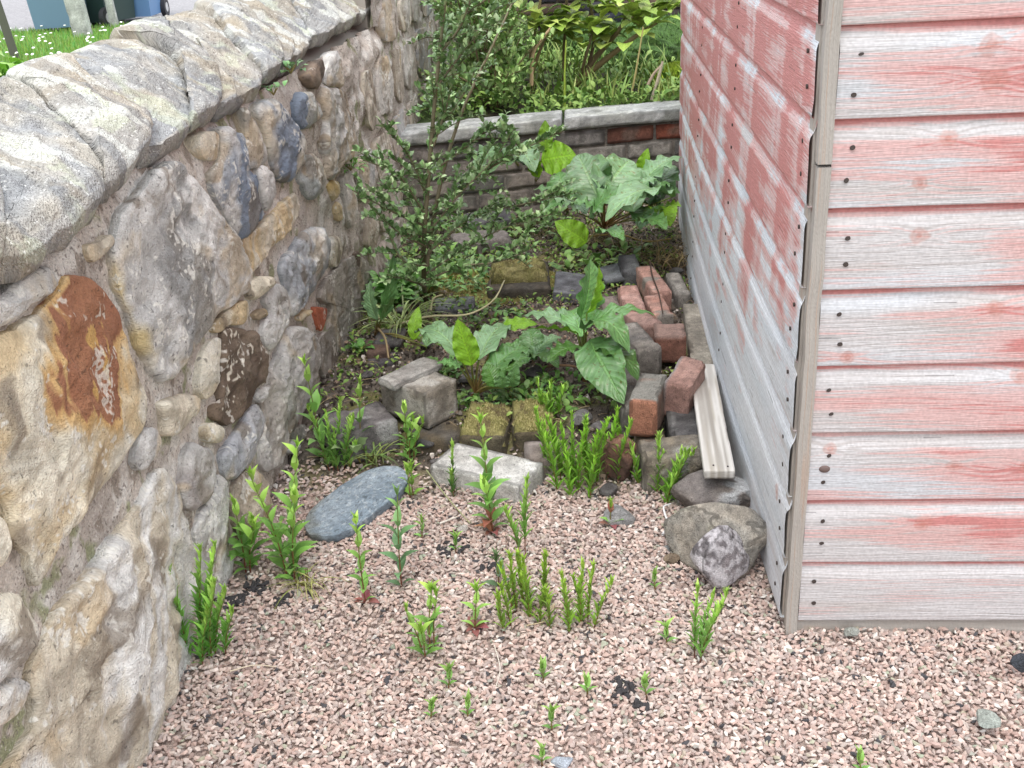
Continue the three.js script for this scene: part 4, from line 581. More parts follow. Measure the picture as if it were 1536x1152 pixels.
function rock(name, label, px, sx, sy, sz, seed, a, b, o = {}) { // a broken stone: a rounded polyhedron
  const R = rng(seed), planes = []; for (let i = 0; i < (o.planes || 11); i++) { const u = R() * 2 - 1, w = R() * 6.283, s = Math.sqrt(1 - u * u); planes.push([s * Math.cos(w), u, s * Math.sin(w), 0.72 + 0.3 * R()]); }
  let g = new THREE.IcosahedronGeometry(1, o.detail || 14); g.deleteAttribute('uv'); g.deleteAttribute('normal'); g = mergeVertices(g, 1e-4); const p = g.attributes.position;
  for (let i = 0; i < p.count; i++) { const d = [p.getX(i), p.getY(i), p.getZ(i)]; let acc = 0; for (const q of planes) { const c = d[0] * q[0] + d[1] * q[1] + d[2] * q[2]; if (c > 0.05) acc += Math.pow(c / q[3], 14); } const r = Math.min(1.25, 1 / Math.pow(acc + 0.02, 1 / 14)) * (1 + (fbm3(d[0] * 3 + seed, d[1] * 3, d[2] * 3, seed, 4) - 0.5) * (o.rough ?? 0.14)); p.setXYZ(i, d[0] * r * sx / 2, d[1] * r * sy / 2 + sy * 0.42, d[2] * r * sz / 2); }
  g.computeVertexNormals();
  const m = mesh(name, weather(g, a, b, seed, o.extra), blockMat); m.position.set(...px); m.rotation.y = o.turn || 0; m.rotation.z = o.tilt || 0; return tag(m, label, o.cat || 'stone', o.group);
}
rock('boulder', 'largest rounded brown grey boulder at the foot of the shed', [0.242,0,-1.871], 0.19, 0.125, 0.14, 9, [166, 158, 146], [155, 151, 143], { turn: -0.45, extra: lichen(61, [180, 176, 160], 20, 0.57) });
rock('rubble_stone', 'grey stone with a white quartz lump resting behind the boulder', [0.237,0,-2.061], 0.17, 0.1, 0.13, 15, [140, 132, 126], [132, 125, 122], { turn: -0.3, extra: (p, n, c) => mix3(c, [206, 208, 210], sst(0.02, 0.05, p.x) * sst(0.5, 0.56, fbm3(p.x * 20, p.y * 20, p.z * 20, 9, 2) + 0.1)) });
rock('lichen_stone', 'black stone speckled with white lichen in front of the boulder', [0.23,0,-1.782], 0.1, 0.125, 0.085, 22, [146, 139, 141], [115, 110, 113], { turn: 0.3, rough: 0.1, extra: (p, n, c) => mix3(c, [214, 210, 214], 0.9 * sst(0.4, 0.5, fbm3(p.x * 75, p.y * 75, p.z * 75, 7, 4))) });
rock('rubble_stone', 'reddish brown wedge of stone beside the squared stone block', [0.049,0,-2.228], 0.085, 0.1, 0.08, 27, [140, 104, 88], [108, 84, 74], { planes: 8 });
rock('rubble_stone', 'small grey wedge of stone under the plank end', [0.185,0,-2.193], 0.085, 0.065, 0.07, 33, [150, 150, 148], [141, 141, 139]);
rock('rubble_stone', 'pale grey stone half buried between red weed leaves', [0.035,-0.01,-2.019], 0.065, 0.05, 0.055, 39, [190, 190, 190], [160, 160, 160]);
rock('pebble', 'flat brown oval pebble on the gravel by the boulder', [0.141,0,-1.86], 0.04, 0.02, 0.03, 45, [156, 138, 114], [134, 118, 100], { rough: 0.04, planes: 30, cat: 'pebble' });
rock('pebble', 'flat grey pebble behind the brown oval pebble', [0.144,0,-1.902], 0.04, 0.016, 0.024, 46, [160, 162, 160], [140, 142, 142], { rough: 0.05, planes: 30, cat: 'pebble' });
rock('pebble', 'pale white pebble in the gravel below the tilted pale brick', [-0.304,0,-1.98], 0.028, 0.016, 0.02, 47, [232, 228, 222], [214, 208, 200], { rough: 0.05, planes: 26, cat: 'pebble' });
rock('pebble', 'thin pale green slate chip lying flat on open gravel', [0.62,0,-1.397], 0.034, 0.008, 0.04, 48, [168, 176, 168], [150, 158, 152], { planes: 9, cat: 'stone chip' });
rock('pebble', 'dark slate chip standing in the gravel along the shed front', [0.718,0,-1.528], 0.03, 0.03, 0.02, 49, [82, 89, 99], [63, 68, 75], { planes: 8, cat: 'stone chip' });
rock('pebble', 'pale chip touching the floor bearer of the shed', [0.457,-0.01,-1.633], 0.026, 0.014, 0.02, 50, [196, 200, 190], [176, 180, 172], { planes: 9, cat: 'stone chip' });
rock('pebble', 'smooth pale blue grey pebble beside a tiny seedling', [-0.07,0,-1.29], 0.04, 0.016, 0.026, 51, [172, 180, 190], [156, 164, 172], { planes: 28, rough: 0.04, cat: 'pebble' });
{
  const spots = [[-0.573,0.06,-2.384], [-0.432,0.03,-2.335], [-0.363,0.06,-2.655], [-0.085,0.06,-2.523], [-0.046,0.06,-2.396], [0.004,0.05,-2.377], [-0.026,0.06,-2.693], [0.021,0,-2.147], [-0.18,0.06,-2.678], [-0.639,0.06,-3.204], [-0.279,0.06,-3.18], [-0.206,0.06,-3.224], [-0.447,0.06,-3.451], [-0.109,0.06,-3.759], [0.014,0.06,-3.854], [-0.65,0.06,-2.695], [-0.404,0,-2.299], [-0.14,0.06,-2.601], [-0.308,0.06,-3.009], [-0.51,0.06,-2.913], [0.215,0.06,-3.69], [0.275,0.06,-3.534], [-0.038,0.06,-4.563], [-0.348,0.06,-3.994]], R = rng(3131);
  spots.forEach((p, i) => { const s = 0.03 + 0.035 * R(); rock('slate_chip', 'small dark slate chip lying in the soil of the bed', p, s, s * 0.4, s * 0.75, 200 + i, ((f) => [112 * f, 110 * f, 109 * f])(0.75 + 0.5 * R()), [103, 99, 99], { planes: 9, detail: 6, turn: R() * 6, group: 'slate chips in the bed', cat: 'stone chip' }); });
}
{ // blue grey roofing slate with rounded corners, lying on the gravel
  const out = [[-0.657,0.03,-1.981], [-0.654,0.03,-2.049], [-0.605,0.03,-2.158], [-0.547,0.03,-2.231], [-0.491,0.03,-2.237], [-0.455,0.03,-2.186], [-0.458,0.03,-2.123], [-0.501,0.03,-2.035], [-0.541,0.03,-1.962], [-0.582,0.03,-1.933], [-0.631,0.03,-1.939]];
  const c = centroid(out.map((p) => [p[0], p[2]])), pl = out.map((p) => [p[0] - c[0], p[2] - c[1]]); if (centroid(pl)[2] < 0) pl.reverse();
  const t = thing('slate_slab', 'smooth blue grey oval slate lying flat on the gravel by the wall', 'slate', [c[0], 0.0, c[1]]); t.rotation.z = 0.03;
  const loop = smoothLoop(pl, 110, 0.004, 55), g = reliefStone(loop, (a, b, h) => [a, 0.024 + h * 0.45, b], { seed: 71, k: 0.014, depth: 0.05, rings: 30, round: 0.012, uv: (a, b) => [a * 4, b * 4], flip: true });
  paint(g, (p) => { const m = fbm(p.x * 14, p.z * 14, 72, 4), f = vn(p.x * 190, p.z * 190, 73); let k = mix3([134, 150, 163], [160, 174, 185], sst(0.35, 0.65, m)); k = f > 0.8 ? mix3(k, [200, 208, 212], 0.6) : f < 0.15 ? k.map((v) => v * 0.75) : k; return mix3(k, [132, 132, 122], 0.6 * sst(0.6, 0.7, fbm(p.x * 9, p.z * 9, 75, 3))); });
  mesh('slab', g, std({ vertexColors: true, map: rep(speckle, 1, 1), bumpMap: roughBump, bumpScale: 0.0022, roughness: 0.8 }), t);
}
{ // weathered plank along the shed
  const t = thing('wooden_plank', 'weathered pale plank lying along the shed on the rubble', 'plank', [0.262, 0.118, -2.3], -0.028);
  const g = wornBox(0.066, 0.02, 0.58, 17, { round: 0.003, rough: 0.0014, seg: 0.005 });
  paint(g, (p) => { const a = vn(p.x * 300, p.z * 4, 61), b = fbm(p.x * 110, p.z * 3, 62, 3); let c = mix3([158, 152, 144], [214, 211, 206], sst(0.2, 0.7, a * 0.5 + b * 0.5)); return mix3(c, [148, 138, 120], 0.5 * sst(0.55, 0.7, b)); });
  mesh('board', boxUV(g, 3), std({ vertexColors: true, roughness: 0.85, bumpMap: roughBump, bumpScale: 0.001 }), t);
  for (const [x, z] of [[-0.012, 0.265], [0.018, 0.27]]) { const n = mesh('nail', new THREE.CylinderGeometry(0.002, 0.002, 0.003, 8), std({ color: new THREE.Color().setRGB(0.06, 0.05, 0.05) }), t); n.position.set(x, 0.0105, z); }
}

{ // yellow moss growing in irregular mats over the bed
  const mat = std({ vertexColors: true, map: speckle, bumpMap: roughBump, bumpScale: 0.006, roughness: 1 });
  function mossMat(label, x, z, rx, rz, seed) {
    const R = rng(seed), t = thing('moss_mat', label, 'moss', [x, groundY(x, z), z]), edge = (a) => 0.7 + 0.6 * fbm(Math.cos(a) * 2 + seed, Math.sin(a) * 2, seed, 3), h = (u, a) => 0.03 * (1 - u * u) * (0.6 + 0.8 * fbm(Math.cos(a) * u * 5 + 9, Math.sin(a) * u * 5, seed + 1, 3)) - 0.006;
    const g = grid(60, 22, (p, v) => { const a = -p * Math.PI * 2, e = edge(a) * v; return [Math.cos(a) * e * rx, h(v, a) + (fbm(Math.cos(a) * e * rx * 60, Math.sin(a) * e * rz * 60, seed, 3) - 0.5) * 0.01, Math.sin(a) * e * rz]; });
    paint(g, (p) => mix3([116, 112, 62], [176, 166, 104], fbm(p.x * 45 + seed, p.z * 45, seed, 3))); mesh('cushion', boxUV(g, 3), mat, t);
    const list = [], cone = new THREE.ConeGeometry(0.5, 1, 4, 1, true); for (let i = 0; i < 1500; i++) { const a = R() * 6.283, v = Math.sqrt(R()), e = edge(-a) * v; list.push({ p: V(Math.cos(a) * e * rx, h(v, a) + 0.004, Math.sin(a) * e * rz), s: V(0.0035, 0.006 + 0.006 * R(), 0.0035), r: [(R() - 0.5), R() * 6, (R() - 0.5)], c: mix3([120, 118, 60], [196, 184, 118], R()) }); }
    const m = scatter('', '', cone, std({ roughness: 1, side: THREE.DoubleSide }), list); m.name = 'moss_tufts'; m.userData.kind = 'stuff'; t.add(m);
  }
  const at = [[-0.207,0.09,-3.499], [-0.48,0.08,-3.552], [-0.34,0.1,-3.431], [-0.564,0.07,-3.466]];
  mossMat('thick yellow moss cushion next to the blue grey slab', at[0][0], at[0][2], 0.13, 0.13, 11); mossMat('thin yellow moss mat between the cotoneaster and the tilted slab', at[1][0], at[1][2], 0.12, 0.1, 12); mossMat('yellow moss mat around the big tilted slab', at[2][0], at[2][2], 0.16, 0.16, 13); mossMat('small moss mat at the foot of the cotoneaster', at[3][0], at[3][2], 0.08, 0.07, 14);
}

slab('kerb_stone', 'tan grey concrete strip along the shed foot behind the plank', 'kerb', [[0.285, 0.1, -2.85], 1.54, 0.55, 0.06], 0.07, [176, 168, 154], [150, 142, 130], {});
slab('brick', 'mortar smeared half brick filling the gap between concrete block and dock stem', 'brick', [[0.041,0.1,-3.136],0.112,0.055,0.157], 0.08, [150, 136, 128], [151, 139, 132], {});
slab('brick', 'greyish pink half brick wedged between the lone pink brick and the concrete block', 'brick', [[0.128,0.12,-2.966],0.393,0.071,0.143], 0.08, [186, 152, 142], [160, 132, 122], {});
slab('stone_slab', 'pale grey stone leaning behind the two joined pink bricks', 'stone', [[0.261,0.11,-3.301],0.094,0.051,0.211], 0.09, [168, 162, 154], [140, 134, 128], { round: 0.012 });
slab('grey_brick', 'sooty grey brick below the smooth concrete block', 'brick', [[0.078,0.09,-2.634],0.291,0.062,0.107], 0.07, [148, 143, 139], [120, 115, 113], {});
slab('stone_block', 'brown stone packed between the reddish wedge and the dark sooty brick', 'stone', [[0.123,0.06,-2.318],0.133,0.068,0.099], 0.07, [150, 134, 118], [143, 129, 115], { round: 0.014 });
// ---------------------------------------------------------------- plants
const PROFILE = { dock: (t) => Math.pow(Math.sin(Math.PI * Math.pow(t, 0.72)), 0.75), lance: (t) => Math.pow(Math.sin(Math.PI * Math.pow(t, 0.8)), 1.15), oval: (t) => Math.pow(Math.sin(Math.PI * Math.pow(t, 0.9)), 0.7) };
function leafBetween(B, T, w, o = {}) { // a blade from B to T, bowed, folded along the midrib and wavy at the edge
  const n = o.n || 6, m = o.m || 2, prof = PROFILE[o.shape || 'lance'], d = T.clone().sub(B), L = d.length(); d.normalize();
  const up = (o.up || V(0, 1, 0)).clone(); let side = V().crossVectors(d, up); if (side.lengthSq() < 1e-4) side.set(1, 0, 0); side.normalize(); const nor = V().crossVectors(side, d).normalize();
  if (o.roll) side.applyAxisAngle(d, o.roll), nor.applyAxisAngle(d, o.roll);
  const bow = (o.bow ?? 0.15) * L, ph = o.seed || 0, P = [], U = [], I = [];
  for (let i = 0; i <= n; i++) { const t = i / n, b = 4 * t * (1 - t) * bow, hw = Math.max(0.0004, w / 2 * prof(clamp(t, 0.001, 0.999)));
    for (let j = -m; j <= m; j++) { const s = j / m, a = Math.abs(s), lift = (o.fold ?? 0.2) * a * hw + (o.wave || 0) * hw * a * a * Math.sin(t * (o.wf || 16) + ph + (s > 0 ? 1.7 : 0)), c = s * hw; P.push(B.x + d.x * L * t + nor.x * (b + lift) + side.x * c, B.y + d.y * L * t + nor.y * (b + lift) + side.y * c, B.z + d.z * L * t + nor.z * (b + lift) + side.z * c); U.push(s * 0.5 + 0.5, t); } }
  const k = 2 * m + 1; for (let i = 0; i < n; i++) for (let j = 0; j < k - 1; j++) { const a = i * k + j; I.push(a, a + 1, a + k + 1, a, a + k + 1, a + k); }
  const g = new THREE.BufferGeometry(); g.setAttribute('position', new THREE.Float32BufferAttribute(P, 3)); g.setAttribute('uv', new THREE.Float32BufferAttribute(U, 2)); g.setIndex(I); g.computeVertexNormals(); return g;
}
const dim = (c, f) => c.map((v) => v * f);
const tint = (g, c, c2) => paint(g, c2 ? (() => { const u = g.attributes.uv; let i = 0; return () => mix3(c, c2, u.getY(i++)); })() : () => c);
const veins = makeTex(128, 256, (i, j) => { const s = Math.abs(i / 127 - 0.5) * 2, t = j / 255, v = Math.abs(((t - s * 0.22) * 11) % 1 - 0.5) * 2, mid = sst(0.09, 0.03, s), vein = sst(0.22, 0.05, 1 - v) * (1 - 0.5 * s), m = fbm(i / 16, j / 16, 66, 3); const k = 218 + 60 * (m - 0.5) + 34 * vein; let c = mix3([k, k, k], [255, 255, 236], mid * 0.85); c = mix3(c, [190, 150, 96], 0.8 * sst(0.7, 0.76, fbm(i / 7, j / 7, 69, 3))); return c; });
const veinBump = makeTex(128, 256, (i, j) => { const s = Math.abs(i / 127 - 0.5) * 2, t = j / 255, v = Math.abs(((t - s * 0.22) * 11) % 1 - 0.5) * 2, k = 255 * clamp(0.35 + 0.45 * v + 0.2 * fbm(i / 9, j / 9, 67, 2) - 0.5 * sst(0.1, 0.03, s)); return [k, k, k]; }, false);
const leafMat = new THREE.MeshPhysicalMaterial({ vertexColors: true, roughness: 0.55, side: THREE.DoubleSide, transmission: 0.25, thickness: 0 });
const softLeaf = std({ vertexColors: true, roughness: 0.6, side: THREE.DoubleSide });
const dockMat = std({ vertexColors: true, map: veins, bumpMap: veinBump, bumpScale: 0.0022, roughness: 0.33, side: THREE.DoubleSide });
const dockYoung = new THREE.MeshPhysicalMaterial({ vertexColors: true, map: veins, bumpMap: veinBump, bumpScale: 0.001, roughness: 0.6, side: THREE.DoubleSide, transmission: 0.22, thickness: 0 });
const limeLeaf = std({ vertexColors: true, map: veins, roughness: 0.5, side: THREE.DoubleSide });
const stemMat = std({ vertexColors: true, roughness: 0.7 });

function willowherb(label, [x, y, z, dx, dy], o) { // upright weed: stems with leaves in pairs (broad) or whorled and steep (narrow)
  const R = rng(o.seed), t = thing('willowherb', label, 'weed', [x, groundY(x, z) - 0.003, z], 0, o.group), H = Math.max(0.03, dy);
  for (let k = 0; k < (o.stems || 1); k++) {
    const main = k === 0, a = R() * 6.283, sp = (o.spread || 0.03) * Math.sqrt(R()), bx = main ? 0 : Math.cos(a) * sp * (o.wide || 1), bz = main ? 0 : Math.sin(a) * sp, h = main ? H : H * lerp(o.low || 0.5, 0.98, R()), lean = main ? dx : dx * 0.5 + Math.cos(a) * h * 0.24 + (R() - 0.5) * 0.03, lz = (R() - 0.5) * h * 0.4;
    const pts = [V(bx, -0.004, bz), V(bx + lean * 0.3 + (R() - 0.5) * 0.006, h * 0.45, bz + lz * 0.4), V(bx + lean, h * 0.96, bz + lz)], c = new THREE.CatmullRomCurve3(pts), rad = o.broad ? 0.0017 : 0.0013;
    const sg = tube(pts, rad, rad * 0.6, 6, 10); tint(sg, o.stemCol || [124, 62, 52], [112, 140, 62]); mesh('stem', sg, stemMat, t);
    const leaves = [], node = o.broad ? (o.node || 0.026) : 0.0085; let i = 0;
    for (let s = o.broad ? 0.012 : h * (o.bare || 0.06); s < h; s += node * lerp(0.85, 1.15, R())) {
      const f = s / h, p = c.getPoint(clamp(f)), L = o.broad ? 1.35 * lerp(o.leaf || 0.04, 0.026, Math.pow(f, 1.5)) * lerp(0.8, 1.15, R()) * (f < 0.12 ? 0.7 : 1) : 1.15 * lerp(o.leaf || 0.03, 0.022, f * f) * lerp(0.75, 1.15, R());
      const num = o.broad ? 2 : 2, rot = o.broad ? i * Math.PI / 2 + k : i * 1.9 + k;
      for (let q = 0; q < num; q++) {
        const az = rot + q * Math.PI + (R() - 0.5) * 0.5, el = o.broad ? lerp(0.35, 1.05, f) + (R() - 0.5) * 0.3 : lerp(0.85, 1.25, f) + (R() - 0.5) * 0.25;
        const d = V(Math.cos(az) * Math.cos(el), Math.sin(el), Math.sin(az) * Math.cos(el));
        const lg = leafBetween(p, p.clone().addScaledVector(d, L), L * (o.broad ? 0.4 : 0.24), { n: o.broad ? 6 : 4, m: 1, bow: o.broad ? 0.12 : 0.1, fold: 0.35, shape: 'lance', roll: (R() - 0.5) * 0.5 });
        const young = sst(0.45, 1, f), b = 0.9 + 0.32 * R(); let col = mix3(o.col || [118, 162, 76], o.tip || [170, 206, 96], young).map((v) => v * b); if (o.red && f < o.red && R() < 0.75) col = mix3([152, 78, 84], [178, 126, 84], R()); tint(lg, col, col.map((v) => v * 1.08));
        if (o.broad) mesh('leaf', lg, leafMat, t); else leaves.push(lg);
      }
      i++;
    }
    const topP = c.getPoint(1), tuft = []; for (let q = 0; q < (o.broad ? 6 : 7); q++) { const az = q * 1.05 + R(), el = 1.05 + R() * 0.4, L = (o.broad ? 0.026 : 0.02) * lerp(0.7, 1.2, R()), d = V(Math.cos(az) * Math.cos(el), Math.sin(el), Math.sin(az) * Math.cos(el)), lg = leafBetween(topP, topP.clone().addScaledVector(d, L), L * 0.26, { n: 4, m: 1, bow: 0.1, fold: 0.4 }); tint(lg, o.tip || [150, 190, 74]); tuft.push(lg); }
    mesh('foliage', mergeGeometries([...leaves, ...tuft]), leafMat, t);
  }
  if (o.rosette) for (let q = 0; q < o.rosette; q++) { const az = q / o.rosette * 6.283 + R(), L = 0.028 * lerp(0.7, 1.2, R()), p = V(0, 0.004, 0), lg = leafBetween(p, V(Math.cos(az) * L, 0.006 + R() * 0.01, Math.sin(az) * L), L * 0.5, { n: 5, m: 2, bow: 0.15, shape: 'oval' }); tint(lg, mix3([158, 82, 92], [150, 104, 88], R())); mesh('leaf', lg, leafMat, t); }
  return t;
}
const N = (seed, stems, o) => ({ seed, stems, ...o }), NB = (seed, stems, o) => ({ seed, stems, broad: true, ...o });
willowherb('bushy dark green willowherb growing at the foot of the tan wall stone', [-0.749,0,-1.568,0.038,0.24], N(11, 9, { spread: 0.045, leaf: 0.034, col: [104, 156, 62], low: 0.35 }));
willowherb('drooping broad leaved willowherb against the pale wall stone', [-0.75,0,-1.837,0.004,0.167], NB(12, 3, { spread: 0.02, leaf: 0.05, col: [112, 158, 70] }));
willowherb('tall broad leaved willowherb between the wall and the blue slate', [-0.64,0,-1.812,0.034,0.29], NB(13, 4, { spread: 0.03, leaf: 0.045, low: 0.4 }));
willowherb('red stemmed willowherb with a red leaf at its foot on open gravel', [-0.47,0,-1.719,0.002,0.196], NB(14, 1, { leaf: 0.03, red: 0.12, rosette: 3 }));
willowherb('grey green willowherb standing just below the blue slate', [-0.407,0,-1.776,0.01,0.221], NB(15, 1, { leaf: 0.042, col: [98, 136, 92], tip: [128, 168, 96], node: 0.03 }));
willowherb('pale broad leaved willowherb rising in front of the plain grey wall stone', [-0.693,0,-2.321,-0.006,0.283], NB(16, 1, { leaf: 0.06, col: [120, 166, 84], node: 0.045 }));
willowherb('willowherb rising above the dark grey brick', [-0.592,0,-2.318,0.015,0.216], NB(17, 1, { leaf: 0.05, col: [116, 160, 84], node: 0.035 }));
willowherb('dense low willowherb in front of the dark grey brick', [-0.642,0,-2.292,0.018,0.18], N(18, 8, { spread: 0.04, leaf: 0.034, low: 0.3 }));
willowherb('leafy willowherb below the front corner of the broken concrete block', [-0.477,0,-2.308,0.003,0.144], NB(19, 3, { spread: 0.02, leaf: 0.034 }));
willowherb('small bright willowherb at the far tip of the blue slate', [-0.437,0,-2.135,0.002,0.08], NB(20, 2, { spread: 0.01, leaf: 0.026, col: [128, 172, 70] }));
willowherb('willowherb with broad pale leaves in front of the tilted pale brick', [-0.239,0,-1.979,-0.011,0.268], NB(21, 2, { spread: 0.015, leaf: 0.046, red: 0.2, rosette: 4, col: [112, 156, 78] }));
willowherb('thin dark willowherb touching the end of the tilted pale brick near the slate', [-0.341,0,-2.142,0.003,0.123], N(22, 2, { spread: 0.012, leaf: 0.024, col: [72, 112, 50] }));
willowherb('slender bright willowherb in front of the tilted pale brick end', [-0.16,0,-1.874,0.013,0.201], N(23, 2, { spread: 0.012, leaf: 0.036, bare: 0.3 }));
willowherb('thick clump of upright needle leaved weeds in mid gravel', [-0.138,0,-1.665,-0.009,0.128], N(24, 12, { spread: 0.055, wide: 1.1, leaf: 0.026, low: 0.6, col: [116, 150, 52], tip: [156, 190, 70] }));
willowherb('single dark stem with one grey leaf pair behind the needle leaved clump', [-0.208,0,-1.77,-0.001,0.073], NB(25, 1, { leaf: 0.03, col: [84, 110, 76], tip: [100, 126, 80] }));
willowherb('paired tufts of needle leaved weeds alone on open gravel', [-0.041,0,-1.649,0.006,0.135], N(26, 6, { spread: 0.035, leaf: 0.026, low: 0.65, col: [120, 156, 54], tip: [160, 194, 72] }));
willowherb('short three stemmed willowherb on the gravel near the red rosette', [-0.319,0,-1.569,0.008,0.122], NB(27, 4, { spread: 0.022, leaf: 0.026, low: 0.4 }));
willowherb('seedling with pale top and a flat dark red rosette', [-0.244,0,-1.637,0.011,0.097], NB(28, 1, { leaf: 0.026, node: 0.02, col: [140, 180, 90], rosette: 9 }));
willowherb('three stemmed willowherb on the gravel in front of the shed corner', [0.163,0,-1.558,0.004,0.143], N(29, 4, { spread: 0.03, leaf: 0.028, low: 0.7, bare: 0.15, stemCol: [92, 44, 40] }));
willowherb('widest clump of bright upright weeds hiding the worn brick', [-0.061,0,-2.174,-0.001,0.188], N(30, 20, { spread: 0.095, wide: 1.15, leaf: 0.034, low: 0.55, col: [112, 158, 50], tip: [150, 196, 68] }));
willowherb('bright weeds between the mossy block and the widest clump', [-0.122,0,-2.431,0.004,0.104], N(31, 7, { spread: 0.03, leaf: 0.028, col: [110, 158, 52] }));
willowherb('bright clump of weeds in front of the squared stone block', [0.128,0,-2.133,0.004,0.138], N(32, 12, { spread: 0.06, wide: 1.1, leaf: 0.03, low: 0.5, col: [110, 158, 52] }));
willowherb('red tinged seedling beside the half buried pale stone', [0.023,0,-1.992,-0.002,0.051], NB(33, 1, { leaf: 0.024, red: 0.9, rosette: 5 }));
willowherb('bright tuft between the widest clump and the orange ended brick', [0.042,0,-2.379,0.022,0.074], N(34, 3, { spread: 0.02, leaf: 0.026, col: [112, 160, 54] }));
const seedlingSpots = [[-0.273,0,-1.464,0.005,0.035], [-0.294,0,-1.387,0.005,0.034], [-0.23,0,-1.388,0.002,0.029], [-0.085,0,-1.361,-0.001,0.034], [-0.1,0,-1.286,0.001,0.022], [-0.108,0,-1.486,0,0.021], [-0.392,0,-1.954,0.004,0.041], [-0.31,0,-1.901,0.001,0.033], [0.395,0,-1.297,-0.001,0.016], [-0.031,0,-1.452,0,0.015], [0.115,0,-1.59,0,0.018], [0.07,0,-1.45,-0.002,0.017], [0.106,0,-1.76,-0.004,0.016]];
seedlingSpots.forEach((s, i) => willowherb('tiny green seedling in the gravel', s, NB(60 + i, 1, { leaf: 0.012, node: 0.01, col: [116, 160, 84], tip: [150, 186, 96], group: 'tiny seedlings in the gravel' })));

// broad dock plants: each leaf runs from its stalk to its tip
function dock(label, base, leaves, seed) {
  const R = rng(seed), t = thing('dock_plant', label, 'plant', base), b = V(0, 0.005, 0);
  leaves.forEach((l, i) => {
    const B = V(l[0] - base[0], l[1] - base[1], l[2] - base[2]), T = V(l[3] - base[0], l[4] - base[1], l[5] - base[2]), [w, kind, o = {}] = l.slice(6);
    const pet = tube([b.clone().add(V((R() - 0.5) * 0.015, 0, (R() - 0.5) * 0.015)), B.clone().lerp(b, 0.5).add(V(0, 0.01, 0)), B], 0.0034, 0.0024, 6, 8); tint(pet, [150, 110, 70], [126, 150, 76]); mesh('leaf_stalk', pet, stemMat, t);
    const g = leafBetween(B, T, w, { n: 18, m: 5, shape: 'dock', bow: o.bow ?? 0.14, fold: o.fold ?? 0.16, wave: 0.22, wf: 26, roll: o.roll || 0, up: o.up, seed: R() * 6 });
    const f = 0.9 + 0.2 * R(), c = kind === 'y' ? [146, 202, 44] : kind === 'p' ? [134, 174, 124] : kind === 'd' ? [88, 132, 62] : [110, 158, 92]; tint(g, c.map((v) => v * f)); mesh('leaf', g, kind === 'y' ? dockYoung : dockMat, t);
  });
  return t;
}
const FACE = V(0, 0.45, 0.9), SIDE = V(-0.5, 0.5, 0.7);
dock('tall dock plant with broad glossy leaves next to the brick heap', [-0.037,0.05,-2.649], [
  [-0.043,0.25,-2.62,-0.016,0.388,-2.7,0.095,'g',{ up: V(0.75, 0.3, 0.6), bow: 0.06, fold: 0.3 }], [-0.028,0.272,-2.6,0.005,0.395,-2.62,0.05,'y',{ up: V(0.9, 0.2, 0.4), bow: 0.05, fold: 0.5 }],
  [-0.054,0.224,-2.62,-0.208,0.223,-2.72,0.08,'p',{ bow: 0.1 }], [-0.053,0.225,-2.58,-0.184,0.247,-2.56,0.05,'y',{ bow: 0.05, roll: 0.5 }], [-0.036,0.231,-2.6,0.154,0.237,-2.66,0.075,'g',{ bow: 0.16 }],
  [-0.036,0.235,-2.58,0.077,0.224,-2.44,0.095,'g',{ bow: 0.3 }], [-0.022,0.217,-2.55,0.06,0.128,-2.35,0.12,'g',{ up: V(-0.2, 0.7, 0.6), bow: 0.1 }], [-0.004,0.202,-2.54,0.099,0.157,-2.42,0.08,'d',{ bow: 0.2 }], [-0.043,0.215,-2.58,-0.086,0.198,-2.8,0.08,'g',{}], [-0.043,0.199,-2.55,-0.132,0.176,-2.5,0.07,'d',{}]], 1);
dock('dock plant with one bright upright leaf above the mossy blocks', [-0.333,0.05,-2.575], [
  [-0.326,0.174,-2.5,-0.353,0.303,-2.5,0.066,'y',{ up: FACE, bow: 0.04, fold: 0.1 }], [-0.357,0.191,-2.52,-0.496,0.203,-2.66,0.085,'p',{ bow: 0.2 }], [-0.311,0.172,-2.54,-0.239,0.197,-2.72,0.085,'p',{ bow: 0.15 }], [-0.263,0.201,-2.7,-0.161,0.222,-2.66,0.045,'y',{ roll: 0.6, bow: 0.05 }],
  [-0.279,0.151,-2.5,-0.172,0.169,-2.62,0.09,'g',{}], [-0.27,0.137,-2.48,-0.183,0.177,-2.5,0.075,'d',{}], [-0.265,0.131,-2.46,-0.29,0.179,-2.5,0.06,'d',{}], [-0.245,0.127,-2.46,-0.246,0.175,-2.46,0.04,'g',{ up: FACE }], [-0.221,0.13,-2.46,-0.204,0.194,-2.46,0.035,'g',{ up: FACE }], [-0.356,0.167,-2.5,-0.416,0.182,-2.5,0.05,'g',{}]], 2);
dock('dock plant with a flag like bright leaf against the low brick wall', [-0.281,0.06,-4.772], [
  [-0.343,0.385,-4.1,-0.456,0.329,-4,0.13,'p',{ bow: 0.2 }], [-0.338,0.39,-4.1,-0.225,0.333,-3.95,0.16,'p',{ bow: 0.2 }], [-0.221,0.299,-4.05,-0.422,0.32,-3.95,0.13,'p',{ bow: 0.25 }], [-0.214,0.289,-4.05,-0.245,0.387,-4.1,0.06,'y',{ up: SIDE, bow: 0.05 }],
  [-0.206,0.344,-4.1,-0.071,0.371,-4.05,0.13,'y',{ up: FACE, bow: 0.03, fold: 0.05 }], [-0.189,0.38,-4.1,-0.186,0.492,-4.12,0.06,'y',{ up: FACE, bow: 0.03 }]], 3);
